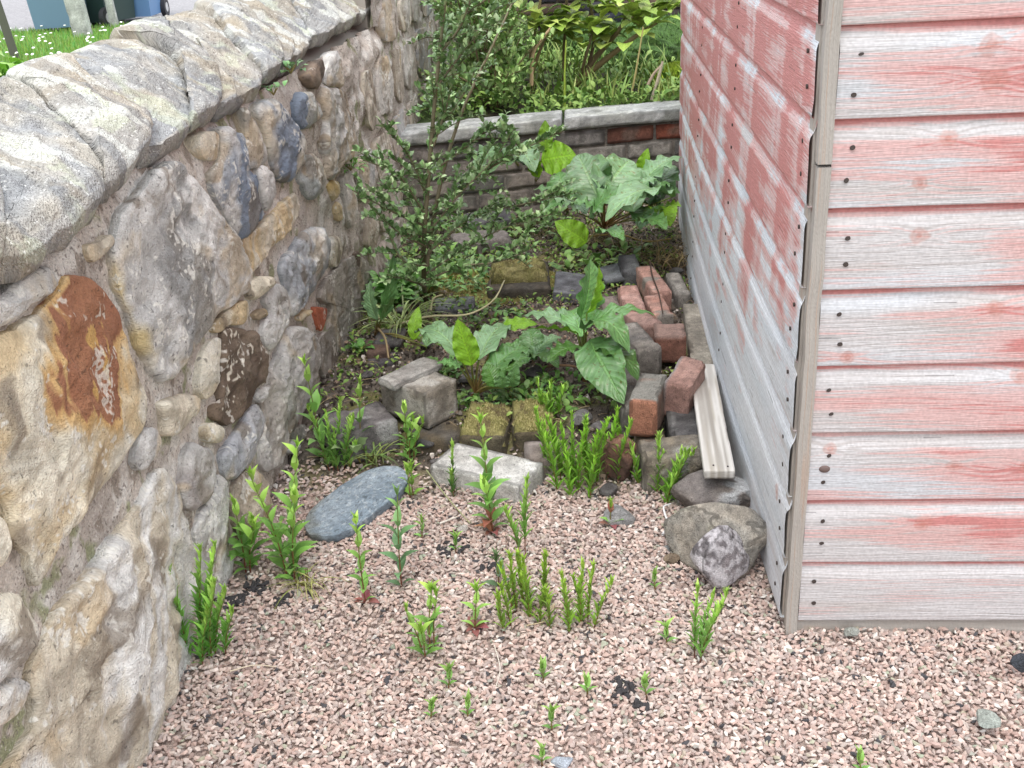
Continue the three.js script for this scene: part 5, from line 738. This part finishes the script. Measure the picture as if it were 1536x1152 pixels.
dock('largest dock plant spreading pale leaves beside the shed wall', [0.029,0.06,-4.092], [
  [0.011,0.284,-3.7,-0.062,0.414,-3.85,0.17,'p',{ bow: 0.15, up: V(-0.2, 0.8, 0.6) }], [0.028,0.302,-3.7,0.129,0.388,-3.85,0.18,'p',{ bow: 0.15, up: V(0.2, 0.8, 0.5) }], [-0.023,0.238,-3.65,0.125,0.343,-3.6,0.12,'g',{ roll: 0.5 }], [0.129,0.264,-3.6,0.061,0.334,-3.8,0.14,'p',{}], [0.261,0.311,-3.6,0.031,0.29,-3.4,0.15,'p',{ bow: 0.2 }], [0.165,0.301,-3.8,0.319,0.38,-3.9,0.13,'p',{}],
  [0.17,0.288,-3.7,0.271,0.32,-3.75,0.12,'g',{}], [-0.033,0.19,-3.5,-0.139,0.267,-3.5,0.09,'y',{ bow: 0.12, up: FACE }], [-0.06,0.238,-3.7,-0.172,0.295,-3.7,0.13,'p',{}], [0.206,0.27,-3.55,0.285,0.304,-3.5,0.09,'y',{}], [0.013,0.221,-3.5,0.088,0.236,-3.35,0.08,'g',{}], [0.041,0.33,-3.8,0.059,0.405,-3.7,0.05,'g',{ up: FACE }], [0.165,0.321,-3.9,0.194,0.418,-3.9,0.05,'y',{ up: FACE }], [0.11,0.28,-3.7,0.217,0.341,-3.75,0.15,'p',{}], [0.076,0.288,-3.75,-0.018,0.332,-3.8,0.14,'p',{}], [0.014,0.251,-3.6,-0.081,0.308,-3.6,0.11,'g',{}], [0.148,0.263,-3.5,0.23,0.255,-3.4,0.1,'g',{}]], 4);
dock('dock plant with drooping leaves between the low wall and the kerb stone', [-0.122,0.06,-4.377], [
  [-0.114,0.223,-3.95,-0.233,0.265,-3.95,0.12,'p',{}], [-0.103,0.227,-3.95,0.006,0.303,-4,0.15,'p',{}], [-0.109,0.222,-3.95,-0.139,0.307,-4.05,0.12,'g',{ up: FACE }], [-0.108,0.22,-3.9,-0.033,0.218,-3.75,0.1,'g',{}], [-0.118,0.221,-3.9,-0.191,0.21,-3.8,0.1,'g',{}]], 6);
dock('dock plant with wide leaves pressed against the shed boards', [0.245,0.06,-4.212], [
  [0.211,0.238,-3.85,0.132,0.311,-3.95,0.15,'p',{}], [0.223,0.243,-3.85,0.294,0.34,-3.95,0.14,'p',{}], [0.22,0.238,-3.8,0.3,0.285,-3.75,0.12,'g',{}], [0.204,0.232,-3.8,0.109,0.252,-3.7,0.14,'p',{}], [0.218,0.235,-3.75,0.257,0.208,-3.6,0.1,'y',{}], [0.194,0.235,-3.75,0.15,0.214,-3.55,0.12,'g',{}]], 7);
dock('low dock leaves hugging the soil between the two taller docks', [-0.186,0.05,-2.794], [
  [-0.186,0.09,-2.75,-0.279,0.101,-2.8,0.08,'g',{}], [-0.178,0.095,-2.75,-0.103,0.128,-2.8,0.08,'p',{}], [-0.18,0.102,-2.72,-0.106,0.118,-2.6,0.07,'d',{}], [-0.183,0.105,-2.7,-0.236,0.113,-2.6,0.07,'g',{}], [-0.182,0.095,-2.76,-0.193,0.137,-2.85,0.07,'g',{ up: FACE }]], 8);
dock('narrow leaved dock growing close against the stone wall foot', [-0.682,0.05,-3.028], [
  [-0.647,0.134,-2.95,-0.6,0.325,-3,0.06,'g',{ up: V(0.8, 0.2, 0.5), bow: 0.05 }], [-0.659,0.135,-2.95,-0.677,0.244,-3,0.05,'p',{ up: SIDE }], [-0.64,0.145,-2.95,-0.523,0.234,-2.9,0.06,'g',{}], [-0.527,0.128,-2.8,-0.512,0.21,-2.85,0.04,'y',{ up: FACE }], [-0.491,0.106,-2.8,-0.45,0.168,-2.85,0.05,'p',{}]], 5);

function tuftPlant(label, base, n, L, w, col, col2, seed, o = {}) { // low plant: leaves from one crown
  const R = rng(seed), t = thing(o.name || 'leafy_weed', label, 'plant', base, 0, o.group), gs = [];
  for (let i = 0; i < n; i++) { const az = R() * 6.283, el = lerp(o.e0 ?? 0.1, o.e1 ?? 1.2, R()), l = L * lerp(0.5, 1.1, R()), p = V((R() - 0.5) * (o.sp || 0.04), 0, (R() - 0.5) * (o.sp || 0.04)); const q = p.clone().add(V(Math.cos(az) * Math.cos(el) * l * 0.35, Math.sin(el) * l * 0.4, Math.sin(az) * Math.cos(el) * l * 0.35)), g = leafBetween(o.direct ? p : q, p.clone().add(V(Math.cos(az) * Math.cos(el) * l, Math.sin(el) * l * 0.75, Math.sin(az) * Math.cos(el) * l)), w * lerp(0.7, 1.2, R()), { n: o.ln || 6, m: 1, shape: o.shape || 'oval', bow: 0.2, fold: 0.2, wave: o.wave || 0.15, seed: R() * 6 }); tint(g, dim(mix3(col, col2, R()), 0.8 + 0.4 * R())); gs.push(g); }
  const stalk = []; for (let i = 0; i < Math.min(n, 8); i++) { const az = R() * 6.283; const s = tube([V(0, -0.004, 0), V(Math.cos(az) * L * 0.3, L * 0.3, Math.sin(az) * L * 0.3)], 0.0016, 0.001, 5, 4); tint(s, [120, 110, 60]); stalk.push(s); }
  mesh('stalks', mergeGeometries(stalk), stemMat, t);
  if (o.singles) gs.forEach((g) => mesh('leaf', g, leafMat, t)); else mesh('foliage', mergeGeometries(gs), leafMat, t);
  return t;
}
tuftPlant('fern like bright herb at the foot of the stone wall', [-0.665,0.05,-3.36], 90, 0.17, 0.03, [92, 146, 62], [130, 172, 90], 301, { sp: 0.12, e0: 0.3 });
tuftPlant('low leafy herb around the base of the cotoneaster', [-0.694,0.05,-3.265], 40, 0.12, 0.03, [84, 138, 60], [116, 160, 84], 302, { sp: 0.1 });
tuftPlant('spray of fine pale grass beside the wall foot', [-0.62,0.05,-3.081], 60, 0.2, 0.006, [150, 176, 100], [180, 196, 130], 303, { shape: 'lance', e0: 0.1, e1: 0.6, direct: true });
tuftPlant('small serrated herb by the wall below the flat slate', [-0.712,0.05,-2.907], 26, 0.06, 0.02, [84, 138, 54], [110, 156, 70], 304, { sp: 0.03 });
tuftPlant('mat of fine seedlings between the docks and mossy blocks', [-0.167,0.05,-2.59], 120, 0.07, 0.014, [96, 148, 62], [134, 176, 86], 305, { sp: 0.22 });
tuftPlant('mat of seedlings close behind the two mossy blocks', [-0.226,0.06,-2.537], 60, 0.06, 0.014, [104, 150, 80], [140, 172, 110], 306, { sp: 0.14 });
tuftPlant('low weeds in the soil behind the broken concrete block', [-0.422,0.06,-2.712], 40, 0.07, 0.02, [86, 130, 58], [110, 150, 72], 307, { sp: 0.1 });
tuftPlant('cluster of small weeds along the bending stalk', [-0.328,0.06,-3.123], 60, 0.06, 0.016, [84, 130, 62], [118, 154, 86], 308, { sp: 0.2 });
tuftPlant('trailing weeds at the foot of the moss slab', [-0.474,0.06,-3.488], 80, 0.08, 0.02, [80, 132, 58], [116, 156, 80], 309, { sp: 0.26 });
tuftPlant('leafy weeds near the kerb stone', [-0.433,0.06,-3.788], 90, 0.08, 0.02, [80, 126, 62], [112, 152, 86], 310, { sp: 0.32 });
tuftPlant('dry straw coloured grass along the foot of the shed', [0.273,0.06,-3.608], 70, 0.14, 0.004, [150, 128, 90], [186, 164, 120], 311, { shape: 'lance', sp: 0.14, e0: 0.2, e1: 1.1, direct: true });
tuftPlant('dry brown grass under the largest dock', [0.088,0.06,-3.847], 60, 0.16, 0.004, [128, 104, 72], [170, 146, 104], 312, { shape: 'lance', sp: 0.24, e0: 0.05, e1: 0.6, direct: true });
tuftPlant('wispy grass on the gravel by the tall broad leaved willowherb', [-0.601,0,-1.776], 26, 0.09, 0.003, [176, 172, 110], [150, 160, 84], 313, { shape: 'lance', e0: 0.05, e1: 0.5, direct: true });
tuftPlant('grass blades growing from under the far edge of the blue slate', [-0.562,0.01,-2.299], 34, 0.12, 0.004, [96, 136, 60], [150, 160, 90], 314, { shape: 'lance', e0: 0.05, e1: 0.5, direct: true, sp: 0.06 });
tuftPlant('upturned broad leaf weed between the brick and the blue slate', [-0.594,0.01,-2.293], 3, 0.13, 0.045, [138, 162, 110], [120, 150, 96], 315, { e0: 0.9, e1: 1.2, shape: 'lance', singles: true });
tuftPlant('tiny fern rooted in the mortar under the coping', [-0.765,0.891,-2.741], 16, 0.05, 0.012, [104, 150, 92], [130, 170, 110], 316, { name: 'wall_fern' });
tuftPlant('smaller fern in the joint above the tall blue stone', [-0.765,0.866,-2.565], 12, 0.04, 0.012, [104, 150, 92], [130, 170, 110], 317, { name: 'wall_fern' });
tuftPlant('tuft of green growing from the wall crack near the shrub', [-0.765,0.517,-3.28], 18, 0.07, 0.014, [88, 140, 60], [120, 164, 84], 318, { name: 'wall_fern' });

// cotoneaster: woody stems, arching sprays and many small oval leaves
function spray(branches, seed, o) {
  const R = rng(seed), wood = [], lv = [], leaf = (p, dir, L) => { const g = leafBetween(p, p.clone().addScaledVector(dir, L), L * 0.58, { n: 3, m: 1, shape: 'oval', bow: 0.1, fold: 0.25, roll: (R() - 0.5) * 1.2 }); const k = R(); tint(g, dim(mix3(o.a, o.b, k * k), 0.8 + 0.4 * R())); lv.push(g); };
  const dress = (c, len, dens, r) => { const n = Math.round(len / dens); for (let i = 1; i <= n; i++) { const t = i / n, p = c.getPoint(t), tg = c.getTangent(t); for (let q = 0; q < 2; q++) { const d = V(R() - 0.5, R() - 0.2, R() - 0.5).normalize().addScaledVector(tg, 0.5).normalize(); leaf(p, d, o.leaf * lerp(0.6, 1.2, R())); } } };
  for (const b of branches) {
    const pts = b.p.map((q) => V(...q)), c = new THREE.CatmullRomCurve3(pts), len = c.getLength(); const w = tube(pts, b.r, b.r * 0.35, 6, 14); tint(w, o.wood, o.wood2); wood.push(w);
    if (b.bare) { dress(c, len, o.dens * 4, b.r); } else dress(c, len, o.dens, b.r);
    const tw = Math.round(len / (b.twig || 0.07) * (o.more || 1)); for (let i = 1; i < tw; i++) { const t = i / tw; if (t < (b.from || 0.1)) continue; const p = c.getPoint(t), tg = c.getTangent(t), d = V(R() - 0.5, (R() - 0.45) * 0.7, R() - 0.5).normalize().addScaledVector(tg, 0.6).normalize(), L = lerp(0.05, 0.17, R()) * (o.tw || 1) * (1 - 0.4 * t), e = p.clone().addScaledVector(d, L).add(V(0, -L * 0.08, 0)), mid = p.clone().lerp(e, 0.5).add(V(0, L * 0.08, 0)), tc = new THREE.CatmullRomCurve3([p, mid, e]), g = tube([p, mid, e], 0.0014, 0.0007, 4, 4); tint(g, o.wood); wood.push(g); dress(tc, L, o.dens, 0.001); }
  }
  return [mergeGeometries(wood), mergeGeometries(lv)];
}
{
  const base = [-0.578,0.05,-3.341], rel = (q) => [q[0] - base[0], q[1] - base[1], q[2] - base[2]];
  const B = (r, pts, o = {}) => ({ r, p: pts.map(rel), ...o });
  const br = [
    B(0.009, [[-0.578,0.05,-3.341], [-0.514,0.349,-3.05], [-0.476,0.588,-3.05], [-0.434,0.816,-3.02], [-0.391,1.026,-3], [-0.366,1.141,-2.98]], { from: 0.15, twig: 0.1 }),
    B(0.007, [[-0.514,0.262,-3.06], [-0.473,0.456,-3.1], [-0.398,0.681,-3.2], [-0.3,0.866,-3.3], [-0.204,1.042,-3.4]], { bare: 1, twig: 0.14 }),
    B(0.004, [[-0.491,0.47,-3.05], [-0.53,0.616,-3], [-0.588,0.714,-2.95]]), B(0.004, [[-0.502,0.389,-3.05], [-0.578,0.464,-2.95], [-0.675,0.549,-2.88]]), B(0.004, [[-0.507,0.328,-3.05], [-0.571,0.392,-2.98], [-0.636,0.489,-2.92]]), B(0.004, [[-0.496,0.41,-3.05], [-0.562,0.564,-2.98], [-0.638,0.627,-2.9]]),
    B(0.004, [[-0.517,0.265,-3.05], [-0.57,0.31,-2.98], [-0.606,0.421,-2.95]]), B(0.004, [[-0.494,0.422,-3.08], [-0.349,0.505,-3.2], [-0.207,0.57,-3.25], [-0.091,0.618,-3.25]], { twig: 0.05 }), B(0.004, [[-0.507,0.304,-3.06], [-0.378,0.374,-3.2], [-0.214,0.398,-3.25], [-0.064,0.425,-3.25]], { twig: 0.05 }),
    B(0.004, [[-0.514,0.244,-3.05], [-0.4,0.29,-3.15], [-0.276,0.339,-3.2], [-0.109,0.381,-3.2]], { twig: 0.05 }), B(0.004, [[-0.516,0.223,-3.05], [-0.411,0.262,-3.05], [-0.294,0.26,-3.1], [-0.19,0.299,-3.1]], { twig: 0.06 }), B(0.004, [[-0.501,0.366,-3.06], [-0.402,0.474,-3.1], [-0.301,0.559,-3.15], [-0.241,0.636,-3.2]], { twig: 0.06 }),
    B(0.004, [[-0.458,0.666,-3.04], [-0.382,0.746,-3.1], [-0.332,0.83,-3.15]], {}), B(0.004, [[-0.435,0.798,-3.02], [-0.348,0.898,-3.05], [-0.272,0.995,-3.1]], { twig: 0.05 }), B(0.004, [[-0.416,0.889,-3], [-0.354,0.958,-2.98], [-0.305,1.059,-2.95]], { twig: 0.05 }), B(0.0035, [[-0.461,0.628,-3.04], [-0.41,0.755,-3.05], [-0.371,0.911,-3.1]], { twig: 0.06 }),
    B(0.004, [[-0.479,0.549,-3.05], [-0.378,0.602,-3.15], [-0.31,0.648,-3.2]], {}), B(0.0035, [[-0.522,0.202,-3.05], [-0.564,0.241,-3], [-0.616,0.276,-2.95]], {}), B(0.0035, [[-0.27,1.029,-3.1], [-0.367,0.964,-3.1], [-0.43,0.919,-3.05]], { twig: 0.05 }), B(0.0035, [[-0.036,1.041,-3.6], [-0.185,0.897,-3.5], [-0.299,0.774,-3.4]], { bare: 1 })];
  br.pop();
  const [w, l] = spray(br, 71, { a: [106, 140, 84], b: [172, 194, 146], wood: [104, 96, 74], wood2: [128, 122, 96], leaf: 0.024, dens: 0.0095, tw: 1.05, more: 1.6 });
  const t = thing('cotoneaster_shrub', 'tall cotoneaster with arching sprays of small leaves beside the stone wall', 'shrub', base);
  mesh('branches', w, stemMat, t); mesh('foliage', l, std({ vertexColors: true, roughness: 0.3, side: THREE.DoubleSide }), t);
}
{ // shrubs in the raised bed
  const mk = (label, base, br, seed, o) => { const rel = (q) => [q[0] - base[0], q[1] - base[1], q[2] - base[2]], [w, l] = spray(br.map((b) => ({ ...b, p: b.p.map(rel) })), seed, o), t = thing('bed_shrub', label, 'shrub', base); mesh('branches', w, stemMat, t); mesh('foliage', l, softLeaf, t); };
  const fan = (base, n, h, wd, seed) => { const R = rng(seed), out = []; for (let i = 0; i < n; i++) { const a = R() * 6.283, k = wd * (0.3 + R() * 0.8), hh = h * (0.55 + 0.5 * R()); out.push({ r: 0.006, twig: 0.06, p: [base, [base[0] + Math.cos(a) * k * 0.4, base[1] + hh * 0.55, base[2] + Math.sin(a) * k * 0.4], [base[0] + Math.cos(a) * k, base[1] + hh, base[2] + Math.sin(a) * k]] }); } return out; };
  for (const [label, b, n, h, w, s] of [
    ['dense small leaved shrub in the bed against the wall end', [-0.49,0.42,-4.894], 14, 0.75, 0.26, 81], ['small leaved shrub behind the low wall where the pale shoot crosses', [-0.502,0.42,-5.685], 15, 0.8, 0.4, 82], ['low small leaved shrub trailing over the low wall slab', [-0.431,0.42,-4.797], 13, 0.3, 0.34, 83], ['tallest small leaved shrub near the back brick wall', [-0.598,0.42,-6.625], 16, 1.0, 0.42, 84]])
    mk(label, b, fan(b, n, h, w, s), s, { a: [116, 152, 82], b: [184, 206, 136], wood: [110, 92, 70], wood2: [130, 116, 88], leaf: 0.032, dens: 0.018, tw: 1.3, more: 1.3 });
}
{ // hydrangea like bush: pale stems, large soft leaves, each leaf its own piece
  const base = [-0.092,0.42,-5.361], R = rng(95), t = thing('hydrangea_bush', 'bush with large lime green leaves and thick brown stems in the raised bed', 'shrub', base);
  const at = (q) => V(q[0] - base[0], q[1] - base[1], q[2] - base[2]);
  const stems = [[[-0.09,0.437,-5.25], [0.018,0.572,-5.25], [0.144,0.722,-5.2], [0.226,0.935,-5.2]], [[-0.09,0.443,-5.25], [0.049,0.556,-5.2], [0.218,0.68,-5.15], [0.291,0.726,-5.1]], [[-0.145,0.408,-5.25], [-0.138,0.587,-5.3], [-0.118,0.828,-5.3], [-0.107,0.973,-5.3]], [[-0.287,0.422,-5.2], [-0.292,0.606,-5.2], [-0.247,0.783,-5.2], [-0.218,0.984,-5.2]], [[-0.289,0.515,-5.2], [-0.24,0.634,-5.2], [-0.187,0.716,-5.2]], [[-0.031,0.497,-5.25], [0.011,0.672,-5.3], [-0.017,0.853,-5.3], [-0.02,0.998,-5.3]], [[-0.07,0.452,-5.25], [-0.029,0.595,-5.2], [0.004,0.698,-5.2]]];
  const curves = stems.map((s, i) => { const p = s.map(at), g = tube(p, i < 2 ? 0.018 : 0.009, 0.006, 7, 14); tint(g, i % 3 === 1 ? [150, 126, 90] : [112, 92, 68], [150, 136, 104]); mesh('stem', g, stemMat, t); return new THREE.CatmullRomCurve3(p); });
  for (let i = 0; i < 240; i++) { const c = curves[i % curves.length], q = lerp(0.4, 1, R()), p = c.getPoint(q), a = R() * 6.283, L = lerp(0.08, 0.15, R()), d = V(Math.cos(a), 0.5 - 0.6 * R(), Math.sin(a)).normalize(), s = p.clone().addScaledVector(d, 0.02 + 0.07 * R()).add(V((R() - 0.5) * 0.12, 0.03, (R() - 0.5) * 0.12)), g = leafBetween(s, s.clone().addScaledVector(d, L), L * 0.62, { n: 7, m: 2, shape: 'oval', bow: 0.16, fold: 0.22, wave: 0.06, seed: R() * 6 }); tint(g, dim(mix3([164, 204, 84], [220, 234, 136], R()), 0.88 + 0.2 * R())); mesh('leaf', g, limeLeaf, t); }
}
{ // moss and creeping green at the back of the bed, ground cover, straw stalks
  function cushion(label, px, sx, sy, sz, seed, c1, c2) { const g = new THREE.SphereGeometry(1, 60, 36, 0, 6.2832, 0, 1.7), p = g.attributes.position; for (let i = 0; i < p.count; i++) { const x = p.getX(i), y = p.getY(i), z = p.getZ(i), k = 1 + (fbm3(x * 3 + seed, y * 3, z * 3, seed, 4) - 0.5) * 0.4 + (vn3(x * 22, y * 22, z * 22, seed + 5) - 0.5) * 0.1; p.setXYZ(i, x * k * sx, y * k * sy, z * k * sz); } g.computeVertexNormals(); paint(g, (q) => mix3(c1, c2, fbm3(q.x * 20, q.y * 20, q.z * 20, seed, 3)));
    const t = thing('moss_cushion', label, 'moss', px); mesh('cushion', boxUV(g, 3), std({ vertexColors: true, map: speckle, bumpMap: roughBump, bumpScale: 0.01, roughness: 1 }), t);
    const R = rng(seed), list = [], cone = new THREE.ConeGeometry(0.5, 1, 4, 1, true), v = V(); for (let i = 0; i < 2600; i++) { const k = Math.floor(R() * p.count); v.fromBufferAttribute(p, k); list.push({ p: V(v.x + (R() - 0.5) * 0.03, v.y + 0.004, v.z + (R() - 0.5) * 0.03), s: V(0.008, 0.022 + 0.016 * R(), 0.008), r: [(R() - 0.5) * 1.4, R() * 6, (R() - 0.5) * 1.4], c: dim(mix3(c1, c2, R()), 0.8 + 0.4 * R()) }); }
    const m = scatter('', '', cone, std({ roughness: 1, side: THREE.DoubleSide }), list); m.name = 'tufts'; m.userData.kind = 'stuff'; t.add(m); }
  cushion('dark green creeping mound in front of the back brick wall', [0.355,0.4,-6.193], 0.42, 0.24, 0.5, 3, [70, 104, 50], [104, 138, 70]);
  cushion('dark green mound behind the hydrangea stems', [-0.117,0.4,-6.624], 0.22, 0.22, 0.3, 5, [70, 104, 50], [104, 138, 70]);
  cushion('bright yellow green moss cushion next to the shed corner', [0.381,0.4,-5.171], 0.12, 0.13, 0.14, 7, [132, 160, 44], [172, 190, 72]);
  const R = rng(222), list = [], lf = leafBetween(V(0, 0, 0), V(0, 0.5, 0.85), 0.5, { n: 4, m: 1, shape: 'oval' });
  for (let i = 0; i < 5200; i++) { const x = lerp(-0.8, 1.1, R()), z = lerp(-4.65, -7.4, Math.pow(R(), 1.5)), s = lerp(0.015, 0.05, R()), up = 0.4 + (fbm(x * 4, z * 4, 120, 3) - 0.4) * 0.09; list.push({ p: V(x, up + R() * 0.08, Math.min(z, lowFront(x) - 0.2)), s: V(s, s, s), r: [(R() - 0.5), R() * 6.28, (R() - 0.5)], c: mix3([92, 132, 58], [152, 180, 92], R()) }); }
  scene.add(tag(scatter('ground_cover', '', lf, std({ side: THREE.DoubleSide, roughness: 0.6 }), list), 'low green ground cover over the raised bed', 'ground cover', null, 'stuff'));
  const grass = [], blade = leafBetween(V(0, 0, 0), V(0, 0.9, 0.35), 0.05, { n: 4, m: 1 });
  for (let i = 0; i < 900; i++) { const x = lerp(-0.3, 0.9, R()), z = lerp(-4.7, -6.4, R()), s = lerp(0.08, 0.22, R()); grass.push({ p: V(x, 0.39, Math.min(z, lowFront(x) - 0.2)), s: V(s, s, s), r: [(R() - 0.5) * 0.6, R() * 6.28, (R() - 0.5) * 0.6], c: mix3([112, 150, 66], [176, 186, 112], R()) }); }
  scene.add(tag(scatter('bed_grass', '', blade, std({ side: THREE.DoubleSide, roughness: 0.6 }), grass), 'thin grass blades rising in the raised bed', 'grass', null, 'stuff'));
  // small seedlings over the rubble bed
  const sd = []; for (let i = 0; i < 5200; i++) { const x = lerp(-0.76, 0.3, R()), z = lerp(-2.35, -4.35, Math.pow(R(), 0.8)); if (fbm(x * 5, z * 5, 777, 3) < 0.5 - 0.12 * sst(-2.6, -3.6, z)) continue; const s = lerp(0.008, 0.022, R()); sd.push({ p: V(x, groundY(x, z) + R() * 0.025, z), s: V(s, s, s), r: [(R() - 0.5) * 1.2, R() * 6.28, (R() - 0.5) * 1.2], c: mix3([92, 130, 52], [150, 172, 88], R()) }); }
  scene.add(tag(scatter('bed_seedlings', '', lf, std({ side: THREE.DoubleSide, roughness: 0.6 }), sd), 'tiny seedling leaves scattered over the rubble bed', 'seedlings', null, 'stuff'));
  const lit = [], lg = tube([V(-0.5, 0, 0), V(0, 0.04, 0.03), V(0.5, 0, 0)], 0.02, 0.012, 4, 4);
  for (let i = 0; i < 900; i++) { const x = lerp(-0.76, 0.32, R()), z = lerp(-2.3, -4.3, R()), s = lerp(0.02, 0.09, R() * R()); lit.push({ p: V(x, groundY(x, z) + 0.006 + 0.02 * R() * R(), z), s: V(s, 0.05, 0.05), r: [0, R() * 6.28, (R() - 0.5) * 0.5], c: mix3([120, 100, 76], [196, 178, 140], R()) }); }
  scene.add(tag(scatter('dry_litter', '', lg, std({ roughness: 0.9 }), lit), 'dry stalks and litter strewn over the rubble bed', 'litter', null, 'stuff'));
  const stalks = (label, name, pts, r, c) => { const b = pts[0], t = mesh(name, tube(pts.map((q) => V(q[0] - b[0], q[1] - b[1], q[2] - b[2])), r, r * 0.6, 6, 16), std({ color: new THREE.Color().setRGB(lin(c[0]), lin(c[1]), lin(c[2])), roughness: 0.8 })); t.position.set(...b); tag(t, label, 'stalk'); };
  stalks('long pale bending stalk lying across the bed from the wall foot', 'plant_stalk', [[-0.678,0.06,-3.059], [-0.528,0.1,-3.061], [-0.397,0.12,-3.017], [-0.334,0.12,-3.112], [-0.308,0.1,-3.407]], 0.004, [206, 200, 160]);
  stalks('short curved pale stalk on the dark slab', 'plant_stalk', [[-0.532,0.08,-3.168], [-0.529,0.1,-3.225], [-0.503,0.1,-3.261]], 0.004, [200, 192, 150]);
  stalks('dry stalk arching down onto the broken concrete block', 'plant_stalk', [[-0.683,0.08,-3.037], [-0.605,0.14,-2.784], [-0.559,0.16,-2.589]], 0.004, [158, 140, 104]);
  stalks('thin twig lying across the far pink brick', 'twig', [[0.179,0.135,-3.445], [0.177,0.142,-3.284], [0.188,0.142,-3.104], [0.19,0.14,-2.936]], 0.003, [74, 58, 48]);
  stalks('curved dead stem beside the dock near the mossy block', 'twig', [[-0.168,0.06,-2.737], [-0.105,0.09,-2.684], [-0.055,0.08,-2.686], [-0.044,0.06,-2.685]], 0.004, [150, 118, 92]);
  stalks('pale dead stem leaning in the bed beside the moss cushion', 'plant_stalk', [[0.261,0.419,-4.9], [0.29,0.52,-4.9], [0.307,0.585,-4.9]], 0.009, [206, 190, 172]);
  stalks('second pale stem leaning in the bed next to the shed', 'plant_stalk', [[0.233,0.453,-4.95], [0.269,0.522,-4.95], [0.304,0.561,-4.95]], 0.008, [196, 172, 156]);
  stalks('long thin straw standing in the bed', 'plant_stalk', [[0.163,0.417,-4.9], [0.193,0.567,-4.9], [0.222,0.735,-4.9]], 0.005, [190, 176, 120]);
  stalks('tall yellow green shoot standing at the low wall slab', 'plant_stalk', [[-0.127,0.431,-4.75], [-0.123,0.573,-4.75], [-0.113,0.71,-4.75]], 0.005, [156, 180, 70]);
  stalks('pale forked dead stem among the small leaved shrubs', 'plant_stalk', [[-0.281,0.497,-4.95], [-0.266,0.637,-4.95], [-0.228,0.692,-4.95], [-0.184,0.742,-4.95]], 0.009, [206, 178, 140]);
  stalks('yellow trailing stem running along the ground to the shed', 'plant_stalk', [[-0.026,0.1,-3.88], [0.09,0.09,-3.92], [0.187,0.08,-3.856], [0.28,0.09,-3.848]], 0.004, [186, 160, 96]);
  stalks('dry straw lying on the gravel near the wall', 'straw', [[-0.676,0.01,-1.501], [-0.635,0.014,-1.513], [-0.593,0.01,-1.514]], 0.0014, [214, 200, 176]);
  stalks('bent straw lying in mid gravel', 'straw', [[-0.2,0.012,-1.574], [-0.184,0.014,-1.502], [-0.188,0.012,-1.461]], 0.0014, [220, 212, 200]);
  stalks('straw lying below the dark chips near the wall', 'straw', [[-0.597,0.012,-1.39], [-0.565,0.014,-1.401]], 0.0013, [220, 208, 186]);
  stalks('loop of dry root at the foot of the needle leaved clump', 'straw', [[-0.153,0.012,-1.702], [-0.113,0.016,-1.654], [-0.093,0.02,-1.691], [-0.107,0.012,-1.649], [-0.144,0.012,-1.633]], 0.0018, [196, 178, 146]);
  stalks('thin stem lying between the blue slate and the tilted brick', 'straw', [[-0.419,0.015,-2.235], [-0.354,0.016,-2.106], [-0.289,0.012,-1.996]], 0.0018, [170, 176, 130]);
  stalks('pale splinter of wood on the gravel by the tilted brick', 'straw', [[-0.356,0.012,-1.997], [-0.32,0.014,-2.021]], 0.0025, [216, 210, 200]);
  stalks('white plastic tie lying by the rubble stones', 'plastic_tie', [[0.129,0.014,-1.942], [0.144,0.018,-1.972], [0.139,0.02,-2.013], [0.138,0.024,-2.04], [0.154,0.02,-2.058]], 0.0032, [238, 238, 238]);
  tuftPlant('yellow green leafy plant behind the stone wall coping', [-1.672,0.813,-3], 34, 0.2, 0.06, [126, 176, 66], [176, 206, 92], 330, { ln: 10, e0: 0.4, e1: 1.3, singles: true, sp: 0.2 });
}

tuftPlant('leafy weeds filling the ground behind the stacked bricks', [0.012,0.06,-3.669], 70, 0.09, 0.026, [104, 150, 70], [150, 180, 104], 341, { sp: 0.26 });
tuftPlant('soft green weeds under the arching cotoneaster sprays', [-0.594,0.06,-3.683], 90, 0.09, 0.024, [98, 146, 66], [144, 178, 100], 342, { sp: 0.3 });
tuftPlant('patch of weeds beside the long kerb stone end', [-0.277,0.06,-4.125], 80, 0.09, 0.026, [98, 142, 70], [146, 176, 108], 343, { sp: 0.3 });
tuftPlant('patch of weeds by the grey slab along the stone wall', [-0.68,0.06,-4.12], 80, 0.1, 0.026, [98, 142, 70], [146, 176, 108], 344, { sp: 0.3 });
tuftPlant('bright weeds along the foot of the low brick wall', [-0.456,0.06,-4.858], 90, 0.12, 0.034, [98, 146, 72], [150, 180, 110], 345, { sp: 0.4 });
tuftPlant('small leafy weeds between the broken concrete block and the moss', [-0.34,0.05,-2.513], 40, 0.06, 0.018, [104, 150, 74], [146, 178, 100], 346, { sp: 0.1 });
tuftPlant('thin weeds in the dark soil beside the orange ended brick', [-0.033,0.05,-2.502], 46, 0.07, 0.016, [104, 154, 66], [150, 186, 96], 347, { sp: 0.16 });
renderer.render(scene, camera);
